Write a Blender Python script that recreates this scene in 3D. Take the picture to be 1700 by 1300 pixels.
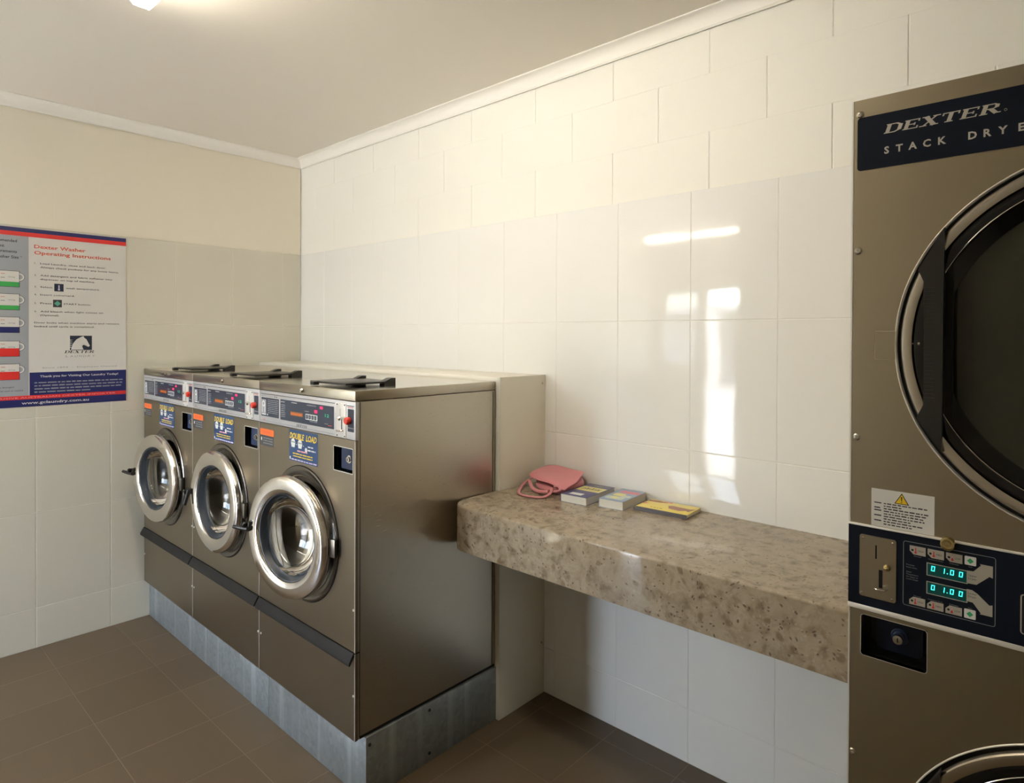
import bpy, bmesh, math, random
from mathutils import Vector, Matrix
from math import pi, sin, cos, radians
random.seed(4)
for o in list(bpy.data.objects): bpy.data.objects.remove(o)
S = bpy.context.scene
COL = S.collection

# ------------------------------------------------------------------ camera
cam = bpy.data.cameras.new('camera'); co = bpy.data.objects.new('camera', cam); COL.objects.link(co)
YAW, PITCH, ROLL, F = radians(41.3842), radians(-0.4403), radians(0.2631), 1044.6481
fw = Vector((-sin(YAW)*cos(PITCH), cos(YAW)*cos(PITCH), sin(PITCH)))
rt = Vector((cos(YAW), sin(YAW), 0)); up = rt.cross(fw)
rt2 = rt*cos(ROLL)+up*sin(ROLL); up2 = up*cos(ROLL)-rt*sin(ROLL)
M = Matrix((rt2, up2, -fw)).transposed().to_4x4(); M.translation = Vector((3.7791, -2.0085, 1.4996))
co.matrix_world = M
cam.sensor_fit = 'HORIZONTAL'; cam.sensor_width = 36.0; cam.lens = F*36.0/1700
cam.shift_x = (850-892.4)/1700; cam.shift_y = (567.17-650)/1700
cam.clip_start = 0.02; cam.clip_end = 200
S.camera = co

# ------------------------------------------------------------------ world, sun, exposure
w = bpy.data.worlds.new('sky'); S.world = w; w.use_nodes = True
nt = w.node_tree; bg = nt.nodes['Background']
sky = nt.nodes.new('ShaderNodeTexSky'); sky.sky_type = 'NISHITA'; sky.sun_disc = False
sky.sun_elevation = radians(48); sky.sun_rotation = radians(60); sky.dust_density = 1.5
hs = nt.nodes.new('ShaderNodeHueSaturation'); hs.inputs['Saturation'].default_value = 0.6
nt.links.new(sky.outputs[0], hs.inputs['Color']); nt.links.new(hs.outputs[0], bg.inputs[0]); bg.inputs[1].default_value = 8.6
sun = bpy.data.lights.new('sun', 'SUN'); sun.energy = 38.0; sun.angle = radians(0.6); sun.color = (1, .95, .88)
so = bpy.data.objects.new('sun', sun); COL.objects.link(so)
so.rotation_euler = (radians(42), 0, radians(55)); so.location = (0, -8, 6)
S.view_settings.view_transform = 'Standard'; S.view_settings.look = 'None'
S.view_settings.gamma = 1.0; S.view_settings.use_curve_mapping = False
S.view_settings.exposure = 0.05
LAMP = 34.0

# ------------------------------------------------------------------ materials
MATS = {}
def mat(name, col=(.8, .8, .8), rough=.5, metal=0., emit=None, es=0., spec=.5, trans=0., ior=1.45, coat=0., alpha=1.):
    m = bpy.data.materials.new(name); m.use_nodes = True
    b = m.node_tree.nodes['Principled BSDF']
    b.inputs['Base Color'].default_value = (*col, 1); b.inputs['Roughness'].default_value = rough
    b.inputs['Metallic'].default_value = metal; b.inputs['Specular IOR Level'].default_value = spec
    b.inputs['Transmission Weight'].default_value = trans; b.inputs['IOR'].default_value = ior
    b.inputs['Coat Weight'].default_value = coat
    if emit: b.inputs['Emission Color'].default_value = (*emit, 1); b.inputs['Emission Strength'].default_value = es
    MATS[name] = m; return m
def nd(m, t, **k):
    n = m.node_tree.nodes.new(t)
    for a, v in k.items(): setattr(n, a, v)
    return n
def lk(m, a, b): m.node_tree.links.new(a, b)
def bsdf(m): return m.node_tree.nodes['Principled BSDF']
def coords(m, scale=(1, 1, 1), loc=(0, 0, 0)):
    g = nd(m, 'ShaderNodeNewGeometry'); mp = nd(m, 'ShaderNodeMapping')
    mp.inputs['Scale'].default_value = scale; mp.inputs['Location'].default_value = loc
    lk(m, g.outputs['Position'], mp.inputs['Vector']); return mp.outputs[0]
def ocoords(m, scale=(1, 1, 1)):
    g = nd(m, 'ShaderNodeTexCoord'); mp = nd(m, 'ShaderNodeMapping')
    mp.inputs['Scale'].default_value = scale
    lk(m, g.outputs['Object'], mp.inputs['Vector']); return mp.outputs[0]
def noise(m, vec, scale, detail=3, rough=.5):
    n = nd(m, 'ShaderNodeTexNoise'); n.inputs['Scale'].default_value = scale
    n.inputs['Detail'].default_value = detail; n.inputs['Roughness'].default_value = rough
    lk(m, vec, n.inputs['Vector']); return n.outputs[0]
def ramp(m, fac, stops):
    r = nd(m, 'ShaderNodeValToRGB'); e = r.color_ramp.elements
    while len(e) < len(stops): e.new(.5)
    for i, (p, c) in enumerate(stops):
        e[i].position = p; e[i].color = (*c, 1) if len(c) == 3 else c
    lk(m, fac, r.inputs[0]); return r.outputs[0]
def bump(m, h, strength=.3, dist=.001, prev=None):
    b = nd(m, 'ShaderNodeBump'); b.inputs['Strength'].default_value = strength; b.inputs['Distance'].default_value = dist
    lk(m, h, b.inputs['Height'])
    if prev: lk(m, prev, b.inputs['Normal'])
    return b.outputs[0]
def mth(m, op, a, b=None, c=None):
    n = nd(m, 'ShaderNodeMath', operation=op)
    for i, v in enumerate((a, b, c)):
        if v is None: continue
        if isinstance(v, (int, float)): n.inputs[i].default_value = v
        else: lk(m, v, n.inputs[i])
    return n.outputs[0]
def mixc(m, fac, a, b, mode='MIX'):
    n = nd(m, 'ShaderNodeMix', data_type='RGBA', blend_type=mode)
    for i, v in ((0, fac), (6, a), (7, b)):
        if isinstance(v, (int, float)): n.inputs[i].default_value = v
        elif isinstance(v, tuple): n.inputs[i].default_value = (*v, 1)
        else: lk(m, v, n.inputs[i])
    return n.outputs[2]

# painted concrete block: 0.4 x 0.2 running bond
def block_paint(name, col, axis, off, grooves=True, gs=.6):
    m = mat(name, col, .55)
    v = coords(m); sp = nd(m, 'ShaderNodeSeparateXYZ'); lk(m, v, sp.inputs[0])
    h = noise(m, v, 260, 4, .65); h2 = noise(m, v, 40, 3)
    nrm = bump(m, h, .35, .0012); nrm = bump(m, h2, .2, .002, nrm)
    if grooves:
        u = sp.outputs[axis]; z = sp.outputs[2]
        zr = mth(m, 'DIVIDE', mth(m, 'SUBTRACT', z, 2.4088-2.0), .2)
        row = mth(m, 'FLOOR', zr)
        par = mth(m, 'MODULO', row, 2.0)                # 0 for rows starting at 2.4088
        uu = mth(m, 'DIVIDE', mth(m, 'ADD', mth(m, 'SUBTRACT', u, off-8.0), mth(m, 'MULTIPLY', par, .2)), .4)
        fu = mth(m, 'FRACT', uu); du = mth(m, 'MULTIPLY', mth(m, 'MINIMUM', fu, mth(m, 'SUBTRACT', 1.0, fu)), .4)
        fz = mth(m, 'FRACT', zr); dz = mth(m, 'MULTIPLY', mth(m, 'MINIMUM', fz, mth(m, 'SUBTRACT', 1.0, fz)), .2)
        gu = mth(m, 'MINIMUM', mth(m, 'DIVIDE', du, .0035), 1.0)
        gz = mth(m, 'ADD', mth(m, 'MULTIPLY', mth(m, 'MINIMUM', mth(m, 'DIVIDE', dz, .003), 1.0), .22), .78)
        g = mth(m, 'MINIMUM', gu, gz)
        nrm = bump(m, g, gs, .004, nrm)
    lk(m, nrm, bsdf(m).inputs['Normal'])
    return m
CREAM = (.52, .48, .40)
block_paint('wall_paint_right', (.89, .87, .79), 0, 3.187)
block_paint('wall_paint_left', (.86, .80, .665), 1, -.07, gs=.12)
block_paint('wall_paint_plain', CREAM, 1, 0, False)
m = mat('ceiling_paint', (.81, .755, .665), .7)
lk(m, bump(m, noise(m, coords(m), 180, 3), .1, .001), bsdf(m).inputs['Normal'])
mat('cornice_paint', (.90, .87, .80), .55)
def tile_mat(name, col):
    m = mat(name, col, .045, spec=.55)
    v = coords(m)
    n1 = bump(m, noise(m, v, 5.5, 1), .09, .006)
    n2 = bump(m, noise(m, v, 60, 2), .12, .0003, n1)
    lk(m, n2, bsdf(m).inputs['Normal']); return m
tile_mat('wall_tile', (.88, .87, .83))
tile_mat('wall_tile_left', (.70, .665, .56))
mat('grout_white', (.86, .84, .78), .5)
m = mat('silicone', (.85, .84, .80), .35)
# floor tiles
m = mat('floor_tile', (.1, .07, .04), .42, spec=.45)
v = coords(m); sp = nd(m, 'ShaderNodeSeparateXYZ'); lk(m, v, sp.inputs[0])
def dist_line(u, off, p):
    a = mth(m, 'DIVIDE', mth(m, 'SUBTRACT', u, off-p*40), p); f = mth(m, 'FRACT', a)
    return mth(m, 'MULTIPLY', mth(m, 'MINIMUM', f, mth(m, 'SUBTRACT', 1.0, f)), p), mth(m, 'FLOOR', a)
dx, ix = dist_line(sp.outputs[0], -.0035, .3035); dy, iy = dist_line(sp.outputs[1], -.0935, .3073)
dm = mth(m, 'MINIMUM', dx, dy); gm = mth(m, 'LESS_THAN', dm, .0013)
cb = nd(m, 'ShaderNodeCombineXYZ'); lk(m, ix, cb.inputs[0]); lk(m, iy, cb.inputs[1])
wn = nd(m, 'ShaderNodeTexWhiteNoise'); lk(m, cb.outputs[0], wn.inputs['Vector'])
base = ramp(m, wn.outputs['Value'], [(0, (.118, .084, .048)), (1, (.140, .100, .058))])
base = mixc(m, mth(m, 'MULTIPLY', noise(m, v, 500, 2), .35), base, (.11, .08, .05))
grt = mixc(m, noise(m, v, 3, 2), (.10, .07, .045), (.27, .205, .13))
lk(m, mixc(m, gm, base, grt), bsdf(m).inputs['Base Color'])
nrm = bump(m, noise(m, v, 350, 3), .12, .0006)
nrm = bump(m, mth(m, 'MINIMUM', mth(m, 'DIVIDE', dm, .003), 1.0), .6, .001, nrm)
lk(m, nrm, bsdf(m).inputs['Normal'])
# brushed stainless
def steel(name, col, r0, r1, sc=(3, 3, 900), bs=.05):
    m = mat(name, col, .3, 1.0); v = ocoords(m, sc)
    n = noise(m, v, 1, 2)
    mr = nd(m, 'ShaderNodeMapRange'); mr.inputs['To Min'].default_value = r0; mr.inputs['To Max'].default_value = r1
    lk(m, n, mr.inputs[0]); lk(m, mr.outputs[0], bsdf(m).inputs['Roughness'])
    if bs: lk(m, bump(m, n, bs, .0004), bsdf(m).inputs['Normal'])
    return m
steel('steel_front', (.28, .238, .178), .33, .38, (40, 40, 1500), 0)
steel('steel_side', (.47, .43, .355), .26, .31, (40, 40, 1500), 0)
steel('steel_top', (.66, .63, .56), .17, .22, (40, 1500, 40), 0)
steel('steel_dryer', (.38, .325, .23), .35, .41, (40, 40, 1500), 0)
mat('trim_and_glint', (.80, .77, .71), .3, .35)  # pale metal trim; also draws seam and vault edge highlights
mat('chrome', (.78, .75, .71), .10, 1.0)
mat('collar_steel_shaded', (.20, .185, .165), .27, 1.0)  # steel darkened to stand in for shadow behind the door ring
mat('chrome_brushed', (.66, .62, .55), .25, 1.0)
mat('drum_steel', (.55, .50, .42), .22, 1.0)
m = MATS['drum_steel']; v = ocoords(m)
vo = nd(m, 'ShaderNodeTexVoronoi'); vo.inputs['Scale'].default_value = 55; vo.inputs['Randomness'].default_value = 0; lk(m, v, vo.inputs['Vector'])
lk(m, ramp(m, vo.outputs['Distance'], [(.16, (.04, .035, .03)), (.22, (.55, .50, .42))]), bsdf(m).inputs['Base Color'])
m = mat('galvanised', (.42, .46, .47), .45, .6)
v = ocoords(m); vs = ocoords(m, (5, 5, .25))
vo = nd(m, 'ShaderNodeTexVoronoi'); vo.inputs['Scale'].default_value = 60; lk(m, v, vo.inputs['Vector'])
c1 = ramp(m, vo.outputs['Color'], [(0, (.27, .30, .305)), (1, (.35, .38, .385))])
c1 = mixc(m, ramp(m, noise(m, vs, 3, 3), [(.52, (0, 0, 0)), (.72, (.8, .8, .8))]), c1, (.50, .55, .56))
lk(m, c1, bsdf(m).inputs['Base Color'])
mr = nd(m, 'ShaderNodeMapRange'); mr.inputs['To Min'].default_value = .3; mr.inputs['To Max'].default_value = .6
lk(m, noise(m, v, 9, 4), mr.inputs[0]); lk(m, mr.outputs[0], bsdf(m).inputs['Roughness'])
mat('black_plastic', (.018, .016, .014), .33)
mat('black_gloss', (.008, .008, .008), .12)
mat('black_matt', (.012, .011, .010), .6)
mat('gap_dark', (.006, .005, .004), .8)
mat('rubber_grey', (.035, .042, .052), .38)
mat('lip_bronze', (.016, .014, .012), .55, spec=.25)
mat('screw_bright', (.85, .83, .78), .35, .3)
mat('panel_alu', (.55, .54, .54), .38, .35)
mat('plate_white', (.74, .72, .68), .35, .2)
mat('panel_dark', (.035, .045, .07), .25)
mat('panel_navy', (.012, .02, .06), .22)
mat('vault_blue', (.02, .035, .085), .3)
mat('navy_dryer', (.003, .006, .015), .3, spec=.35)
mat('print_white', (.75, .75, .72), .5)
mat('print_grey', (.30, .31, .33), .5)
mat('print_dark', (.05, .05, .055), .5)
mat('print_black', (.01, .01, .01), .5)
mat('print_silver', (.50, .47, .40), .35, .3)
mat('red_knob', (.75, .05, .03), .35)
mat('red_print', (.72, .06, .05), .5)
mat('orange_print', (.85, .16, .03), .45)
mat('yellow_print', (.85, .58, .02), .4)
mat('pink_print', (.85, .35, .38), .45)
mat('lilac_print', (.62, .55, .78), .45)
mat('green_print', (.03, .42, .14), .45)
mat('teal_print', (.10, .38, .27), .5)
mat('sticker_blue', (.02, .06, .16), .4)
mat('led_red', (.3, 0, .03), .4, emit=(1, .03, .16), es=1.1)
mat('led_green', (0, .2, .1), .4, emit=(.02, .55, .25), es=.5)
mat('led_amber', (.2, .07, .01), .4, emit=(.65, .16, .03), es=.18)
mat('led_cyan', (0, .3, .3), .4, emit=(.06, .95, .85), es=1.6)
mat('led_glow', (0, .035, .03), .4, emit=(0, .05, .04), es=.3)
mat('poster_white', (.72, .70, .66), .35)
mat('poster_grey', (.36, .38, .41), .35)
mat('poster_navy', (.02, .025, .13), .35)
mat('poster_red', (.72, .035, .03), .35)
mat('poster_green', (.05, .38, .09), .35)
mat('poster_title', (.72, .12, .07), .4)
mat('board_cream', (.88, .85, .73), .35)
mat('board_edge', (.80, .78, .70), .4)
mat('board_top', (.80, .76, .67), .35)
mat('glass_door', (.93, .95, .93), .02, trans=1.0, ior=1.35)
mat('glass_dark', (.075, .075, .05), .06, trans=.55, ior=1.4)
mat('window_glass', (.95, .97, .97), .0, trans=1.0, ior=1.01)
mat('brass', (.62, .50, .25), .25, 1.0)
mat('silver_lock', (.72, .70, .64), .22, 1.0)
mat('paper', (.74, .71, .62), .7)
mat('cover_navy', (.10, .10, .20), .3)
mat('cover_yellow', (.78, .70, .26), .35)
mat('cover_blue', (.28, .36, .50), .3)
mat('cover_pink', (.72, .22, .27), .35)
mat('cover_pale', (.55, .62, .52), .35)
mat('book_yellow', (.82, .66, .15), .35)
mat('book_brown', (.34, .15, .11), .4)
mat('book_spine', (.13, .12, .125), .45)
mat('book_purple', (.10, .08, .15), .4)
mat('fixture_white', (.85, .85, .82), .4)
mat('diffuser', (.9, .9, .88), .4, emit=(1.0, .92, .785), es=LAMP)
mat('diffuser_porch', (.9, .9, .88), .4, emit=(1.0, .94, .83), es=20)
mat('frame_white', (.75, .75, .72), .4)
mat('concrete', (.55, .53, .49), .8)
mat('facade_grey', (.13, .135, .14), .7)
mat('roof_grey', (.2, .21, .22), .6)
# counter stone
m = mat('stone', (.4, .34, .25), .05, spec=.5)
v = coords(m)
vw = nd(m, 'ShaderNodeVectorMath', operation='ADD'); nn = nd(m, 'ShaderNodeTexNoise'); nn.inputs['Scale'].default_value = 14; nn.inputs['Detail'].default_value = 2
lk(m, v, nn.inputs['Vector']); ms = nd(m, 'ShaderNodeVectorMath', operation='SCALE'); lk(m, nn.outputs['Color'], ms.inputs[0]); ms.inputs[3].default_value = .05
lk(m, v, vw.inputs[0]); lk(m, ms.outputs[0], vw.inputs[1]); vd = vw.outputs[0]
c = ramp(m, noise(m, vd, 26, 5, .6), [(.30, (.165, .12, .075)), (.45, (.29, .235, .165)), (.58, (.38, .315, .23)), (.78, (.27, .215, .15))])
c = mixc(m, ramp(m, noise(m, vd, 11, 3, .6), [(.50, (0, 0, 0)), (.66, (.75, .75, .75))]), c, (.33, .27, .19))
vo = nd(m, 'ShaderNodeTexVoronoi'); vo.inputs['Scale'].default_value = 30; lk(m, vd, vo.inputs['Vector'])
sel = nd(m, 'ShaderNodeSeparateColor'); lk(m, vo.outputs['Color'], sel.inputs[0])
spot = mth(m, 'MULTIPLY', ramp(m, vo.outputs['Distance'], [(.22, (1, 1, 1)), (.40, (0, 0, 0))]), mth(m, 'GREATER_THAN', sel.outputs[0], .84))
c = mixc(m, mth(m, 'MULTIPLY', spot, .68), c, (.17, .115, .065))
vo2 = nd(m, 'ShaderNodeTexVoronoi'); vo2.inputs['Scale'].default_value = 105; lk(m, vd, vo2.inputs['Vector'])
sel2 = nd(m, 'ShaderNodeSeparateColor'); lk(m, vo2.outputs['Color'], sel2.inputs[0])
spot2 = mth(m, 'MULTIPLY', ramp(m, vo2.outputs['Distance'], [(.2, (1, 1, 1)), (.42, (0, 0, 0))]), mth(m, 'GREATER_THAN', sel2.outputs[1], .80))
c = mixc(m, mth(m, 'MULTIPLY', spot2, .8), c, (.10, .065, .045))
spot3 = mth(m, 'MULTIPLY', ramp(m, vo2.outputs['Distance'], [(.2, (1, 1, 1)), (.45, (0, 0, 0))]), mth(m, 'LESS_THAN', sel2.outputs[1], .12))
c = mixc(m, mth(m, 'MULTIPLY', spot3, .22), c, (.60, .54, .46))
vo3 = nd(m, 'ShaderNodeTexVoronoi'); vo3.inputs['Scale'].default_value = 11; lk(m, vd, vo3.inputs['Vector'])
sel3 = nd(m, 'ShaderNodeSeparateColor'); lk(m, vo3.outputs['Color'], sel3.inputs[0])
sp4 = mth(m, 'MULTIPLY', ramp(m, vo3.outputs['Distance'], [(.16, (1, 1, 1)), (.34, (0, 0, 0))]), mth(m, 'GREATER_THAN', sel3.outputs[2], .72))
sp4 = mth(m, 'MULTIPLY', sp4, ramp(m, noise(m, vd, 70, 3, .7), [(.35, (.2, .2, .2)), (.6, (1, 1, 1))]))
c = mixc(m, mth(m, 'MULTIPLY', sp4, .6), c, (.16, .115, .07))
lk(m, c, bsdf(m).inputs['Base Color'])
# cloth
m = mat('pink_cloth', (.60, .22, .24), .8); v = ocoords(m)
lk(m, bump(m, noise(m, v, 28, 3), .45, .006, bump(m, noise(m, v, 500, 2), .3, .0008)), bsdf(m).inputs['Normal'])
bsdf(m).inputs['Sheen Weight'].default_value = .3
mat('pink_lining', (.60, .22, .10), .8)

# ------------------------------------------------------------------ mesh builder
ORG = {}
class Fr:      # a drawing frame: origin, u, v, n
    def __init__(s, o, u, v, n): s.o, s.u, s.v, s.n = Vector(o), Vector(u), Vector(v), Vector(n)
    def p(s, a, b, c=0.): return s.o+s.u*a+s.v*b+s.n*c
def front(y, x0=0, z0=0): return Fr((x0, y, z0), (1, 0, 0), (0, 0, 1), (0, -1, 0))
class MB:
    def __init__(s): s.v = []; s.f = []; s.m = []; s.names = []
    def mi(s, n):
        if n not in s.names: s.names.append(n)
        return s.names.index(n)
    def add(s, vs, fs, mt):
        b = len(s.v); s.v += [Vector(q) for q in vs]; i = s.mi(mt)
        for f in fs: s.f.append([b+k for k in f]); s.m.append(i)
    def bm(s, bm, mt, M=None):
        bm.verts.index_update()
        s.add([(M @ q.co) if M else q.co for q in bm.verts], [[q.index for q in f.verts] for f in bm.faces], mt); bm.free()
    def box(s, x0, x1, y0, y1, z0, z1, mt, bev=0., seg=2, M=None):
        bm = bmesh.new(); bmesh.ops.create_cube(bm, size=1)
        for q in bm.verts:
            q.co = Vector(((x0+x1)/2+q.co.x*(x1-x0), (y0+y1)/2+q.co.y*(y1-y0), (z0+z1)/2+q.co.z*(z1-z0)))
        if bev: bmesh.ops.bevel(bm, geom=bm.edges[:], offset=bev, segments=seg, profile=.5, affect='EDGES')
        s.bm(bm, mt, M)
    def rect(s, fr, u0, v0, u1, v1, n0, n1, mt, bev=0.):
        bm = bmesh.new(); bmesh.ops.create_cube(bm, size=1)
        for q in bm.verts: q.co = Vector(((u0+u1)/2+q.co.x*(u1-u0), (v0+v1)/2+q.co.y*(v1-v0), (n0+n1)/2+q.co.z*(n1-n0)))
        if bev: bmesh.ops.bevel(bm, geom=bm.edges[:], offset=bev, segments=2, profile=.5, affect='EDGES')
        for q in bm.verts: q.co = fr.p(*q.co)
        s.bm(bm, mt)
    def flat(s, fr, pts, n, mt): s.add([fr.p(a, b, n) for a, b in pts], [list(range(len(pts)))], mt)
    def fr_rect(s, fr, u0, v0, u1, v1, n, mt): s.flat(fr, [(u0, v0), (u1, v0), (u1, v1), (u0, v1)], n, mt)
    def prism(s, fr, pts, n0, n1, mt):
        k = len(pts); vs = [fr.p(a, b, n0) for a, b in pts]+[fr.p(a, b, n1) for a, b in pts]
        s.add(vs, [list(range(k))[::-1], list(range(k, 2*k))]+[[i, (i+1) % k, k+(i+1) % k, k+i] for i in range(k)], mt)
    def lathe(s, fr, prof, mt, n=64, cu=0., cv=0., closed=False):
        vs = []; fs = []; k = len(prof)
        for i in range(n):
            a = 2*pi*i/n
            for r, h in prof: vs.append(fr.p(cu+r*cos(a), cv+r*sin(a), h))
        for i in range(n):
            j = (i+1) % n
            for q in range(k-1 if not closed else k):
                q2 = (q+1) % k; fs.append([i*k+q, j*k+q, j*k+q2, i*k+q2])
        s.add(vs, fs, mt)
    def disc(s, fr, cu, cv, r, n, mt, k=32): s.flat(fr, [(cu+r*cos(2*pi*i/k), cv+r*sin(2*pi*i/k)) for i in range(k)], n, mt)
    def ring(s, fr, cu, cv, r0, r1, n, mt, a0=0., a1=2*pi, k=48):
        vs = []
        for i in range(k+1):
            a = a0+(a1-a0)*i/k
            vs += [fr.p(cu+r0*cos(a), cv+r0*sin(a), n), fr.p(cu+r1*cos(a), cv+r1*sin(a), n)]
        s.add(vs, [[2*i, 2*i+2, 2*i+3, 2*i+1] for i in range(k)], mt)
    def hole_panel(s, fr, u0, v0, u1, v1, cu, cv, r, th, mt, n=72):
        ang = sorted([2*pi*i/n for i in range(n)]+[math.atan2(b-cv, a-cu) % (2*pi) for a in (u0, u1) for b in (v0, v1)])
        vs = []
        for a in ang:
            c, d = cos(a), sin(a)
            t = min(((u1-cu)/c if c > 1e-9 else (u0-cu)/c if c < -1e-9 else 1e9), ((v1-cv)/d if d > 1e-9 else (v0-cv)/d if d < -1e-9 else 1e9))
            vs += [fr.p(cu+c*t, cv+d*t, 0), fr.p(cu+c*r, cv+d*r, 0), fr.p(cu+c*r, cv+d*r, -th), fr.p(cu+c*t, cv+d*t, -th)]
        k = len(ang); fs = []
        for i in range(k):
            j = (i+1) % k
            for q in range(4): fs.append([4*i+q, 4*j+q, 4*j+(q+1) % 4, 4*i+(q+1) % 4])
        s.add(vs, fs, mt)
    def tube(s, pts, r, mt, n=10, flat=1.):
        pts = [Vector(q) for q in pts]; vs = []; fs = []
        for i, p in enumerate(pts):
            t = (pts[min(i+1, len(pts)-1)]-pts[max(i-1, 0)]).normalized()
            a = t.cross(Vector((0, 0, 1))); a = a.normalized() if a.length > .05 else Vector((1, 0, 0)); b = a.cross(t)
            rr = r[i] if isinstance(r, (list, tuple)) else r
            for k in range(n): vs.append(p+a*rr*cos(2*pi*k/n)+b*rr*flat*sin(2*pi*k/n))
        for i in range(len(pts)-1):
            for k in range(n): fs.append([i*n+k, i*n+(k+1) % n, (i+1)*n+(k+1) % n, (i+1)*n+k])
        fs += [list(range(n))[::-1], [(len(pts)-1)*n+k for k in range(n)]]
        s.add(vs, fs, mt)
    def text(s, fr, t, u, v, h, n, mt, width=None, bold=0., shear=0., align='L', mono=None):
        vs, fs = glyphs(t, bold)
        x0 = min(q[0] for q in vs); x1 = max(q[0] for q in vs)
        sy = h/.729; sx = width/(x1-x0) if width else sy
        W = (x1-x0)*sx; du = u-(0 if align == 'L' else W if align == 'R' else W/2)
        s.add([fr.p(du+(a-x0)*sx+shear*b*sy, v+b*sy, n) for a, b in vs], fs, mt)
    def greek(s, fr, u0, u1, v, h, n, mt, seed=0, wl=(.8, 3.2)):      # a line of print too small to read
        rd = random.Random(seed); a = u0
        while a < u1-h*.6:
            L = min(h*rd.uniform(*wl), u1-a); s.fr_rect(fr, a, v, a+L, v+h*rd.uniform(.62, .8), n, mt); a += L+h*.55
    def build(s, name, parent=None, origin=(0, 0, 0), **tags):
        me = bpy.data.meshes.new(name); og = Vector(origin)
        me.from_pydata([tuple(q-og) for q in s.v], [], s.f)
        for n in s.names: me.materials.append(MATS[n])
        me.polygons.foreach_set('material_index', s.m)
        me.polygons.foreach_set('use_smooth', [True]*len(me.polygons))
        me.update(); me.set_sharp_from_angle(angle=radians(32))
        o = bpy.data.objects.new(name, me); COL.objects.link(o)
        if parent is not None: o.parent = parent; o.location = og-ORG[parent]
        else: o.location = og
        ORG[o] = og
        for k, x in tags.items(): o[k] = x
        return o
_G = {}
def glyphs(t, bold):
    if (t, bold) not in _G:
        cu = bpy.data.curves.new('t', 'FONT'); cu.body = t; cu.size = 1; cu.offset = bold; cu.resolution_u = 2
        ob = bpy.data.objects.new('t', cu); me = bpy.data.meshes.new_from_object(ob)
        _G[(t, bold)] = ([(q.co.x, q.co.y) for q in me.vertices], [list(p.vertices) for p in me.polygons])
        bpy.data.objects.remove(ob); bpy.data.curves.remove(cu); bpy.data.meshes.remove(me)
    return _G[(t, bold)]
def empty(name, loc, label, cat, group=None):
    o = bpy.data.objects.new(name, None); COL.objects.link(o); o.location = loc; o.empty_display_size = .1
    ORG[o] = Vector(loc); o['label'] = label; o['category'] = cat
    if group: o['group'] = group
    return o
def rr(u0, v0, u1, v1, r, k=6):      # rounded rectangle outline
    P = []
    for cx, cy, a0 in ((u1-r, v0+r, -pi/2), (u1-r, v1-r, 0), (u0+r, v1-r, pi/2), (u0+r, v0+r, pi)):
        for i in range(k+1): a = a0+pi/2*i/k; P.append((cx+r*cos(a), cy+r*sin(a)))
    return P
def outline(mb, fr, u0, v0, u1, v1, t, n, mt, r=.004):
    a = rr(u0, v0, u1, v1, r); b = rr(u0+t, v0+t, u1-t, v1-t, max(r-t, .0003)); k = len(a)
    mb.add([fr.p(*q, n) for q in a]+[fr.p(*q, n) for q in b], [[i, (i+1) % k, k+(i+1) % k, k+i] for i in range(k)], mt)

# slab-serif italic word mark drawn with strokes (letters on a 1-high grid)
def wordmark(mb, fr, u, v, h, width, n, mt):
    T = .16; s_ = .34
    L = {'D': [((0, 0), (.62, 0), (.82, .22), (.82, .78), (.62, 1), (0, 1), (0, 1-T*.8), (.14, 1-T*.8), (.14, T*.8), (0, T*.8)), ],
         }
    def bar(x0, y0, x1, y1, wd, ox):
        d = Vector((x1-x0, y1-y0)); k = Vector((-d.y, d.x)).normalized()*wd/2
        return [(x0+k.x+ox, y0+k.y), (x0-k.x+ox, y0-k.y), (x1-k.x+ox, y1-k.y), (x1+k.x+ox, y1+k.y)]
    st = {
     'D': [(.17, 0, .17, 1, .22), (0, .05, .60, .05, .10), (0, .95, .60, .95, .10), (.55, .05, .80, .25, .12), (.78, .2, .78, .8, .22), (.55, .95, .80, .75, .12)],
     'E': [(.17, 0, .17, 1, .22), (0, .05, .78, .05, .10), (0, .95, .78, .95, .10), (.2, .5, .58, .5, .10), (.74, 0, .74, .28, .08), (.74, .72, .74, 1, .08), (.56, .36, .56, .64, .08)],
     'X': [(.16, 1, .72, 0, .24), (.72, 1, .14, 0, .10), (-.04, .05, .34, .05, .10), (.5, .05, .92, .05, .10), (-.02, .95, .36, .95, .10), (.52, .95, .9, .95, .10)],
     'T': [(.42, 0, .42, 1, .22), (0, .95, .84, .95, .10), (.22, .05, .62, .05, .10), (.04, .70, .04, 1, .08), (.80, .70, .80, 1, .08)],
     'R': [(.17, 0, .17, 1, .22), (0, .05, .38, .05, .10), (0, .95, .6, .95, .10), (.2, .5, .6, .5, .10), (.7, .58, .7, .88, .20), (.55, .95, .72, .84, .10), (.55, .5, .72, .62, .10), (.45, .5, .78, 0, .22), (.66, .05, .98, .05, .10)]}
    ws = {'D': .98, 'E': .90, 'X': 1.0, 'T': .95, 'R': 1.05}
    x = 0; tot = sum(ws[c] for c in 'DEXTER'); k = (width-s_*h)/tot
    for c in 'DEXTER':
        for i, b in enumerate(st[c]):
            P = bar(*b[:4], b[4], x)
            mb.flat(fr, [(u+px*k+s_*py*h, v+py*h) for px, py in P], n+.00002*i, mt)
        x += ws[c]

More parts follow.
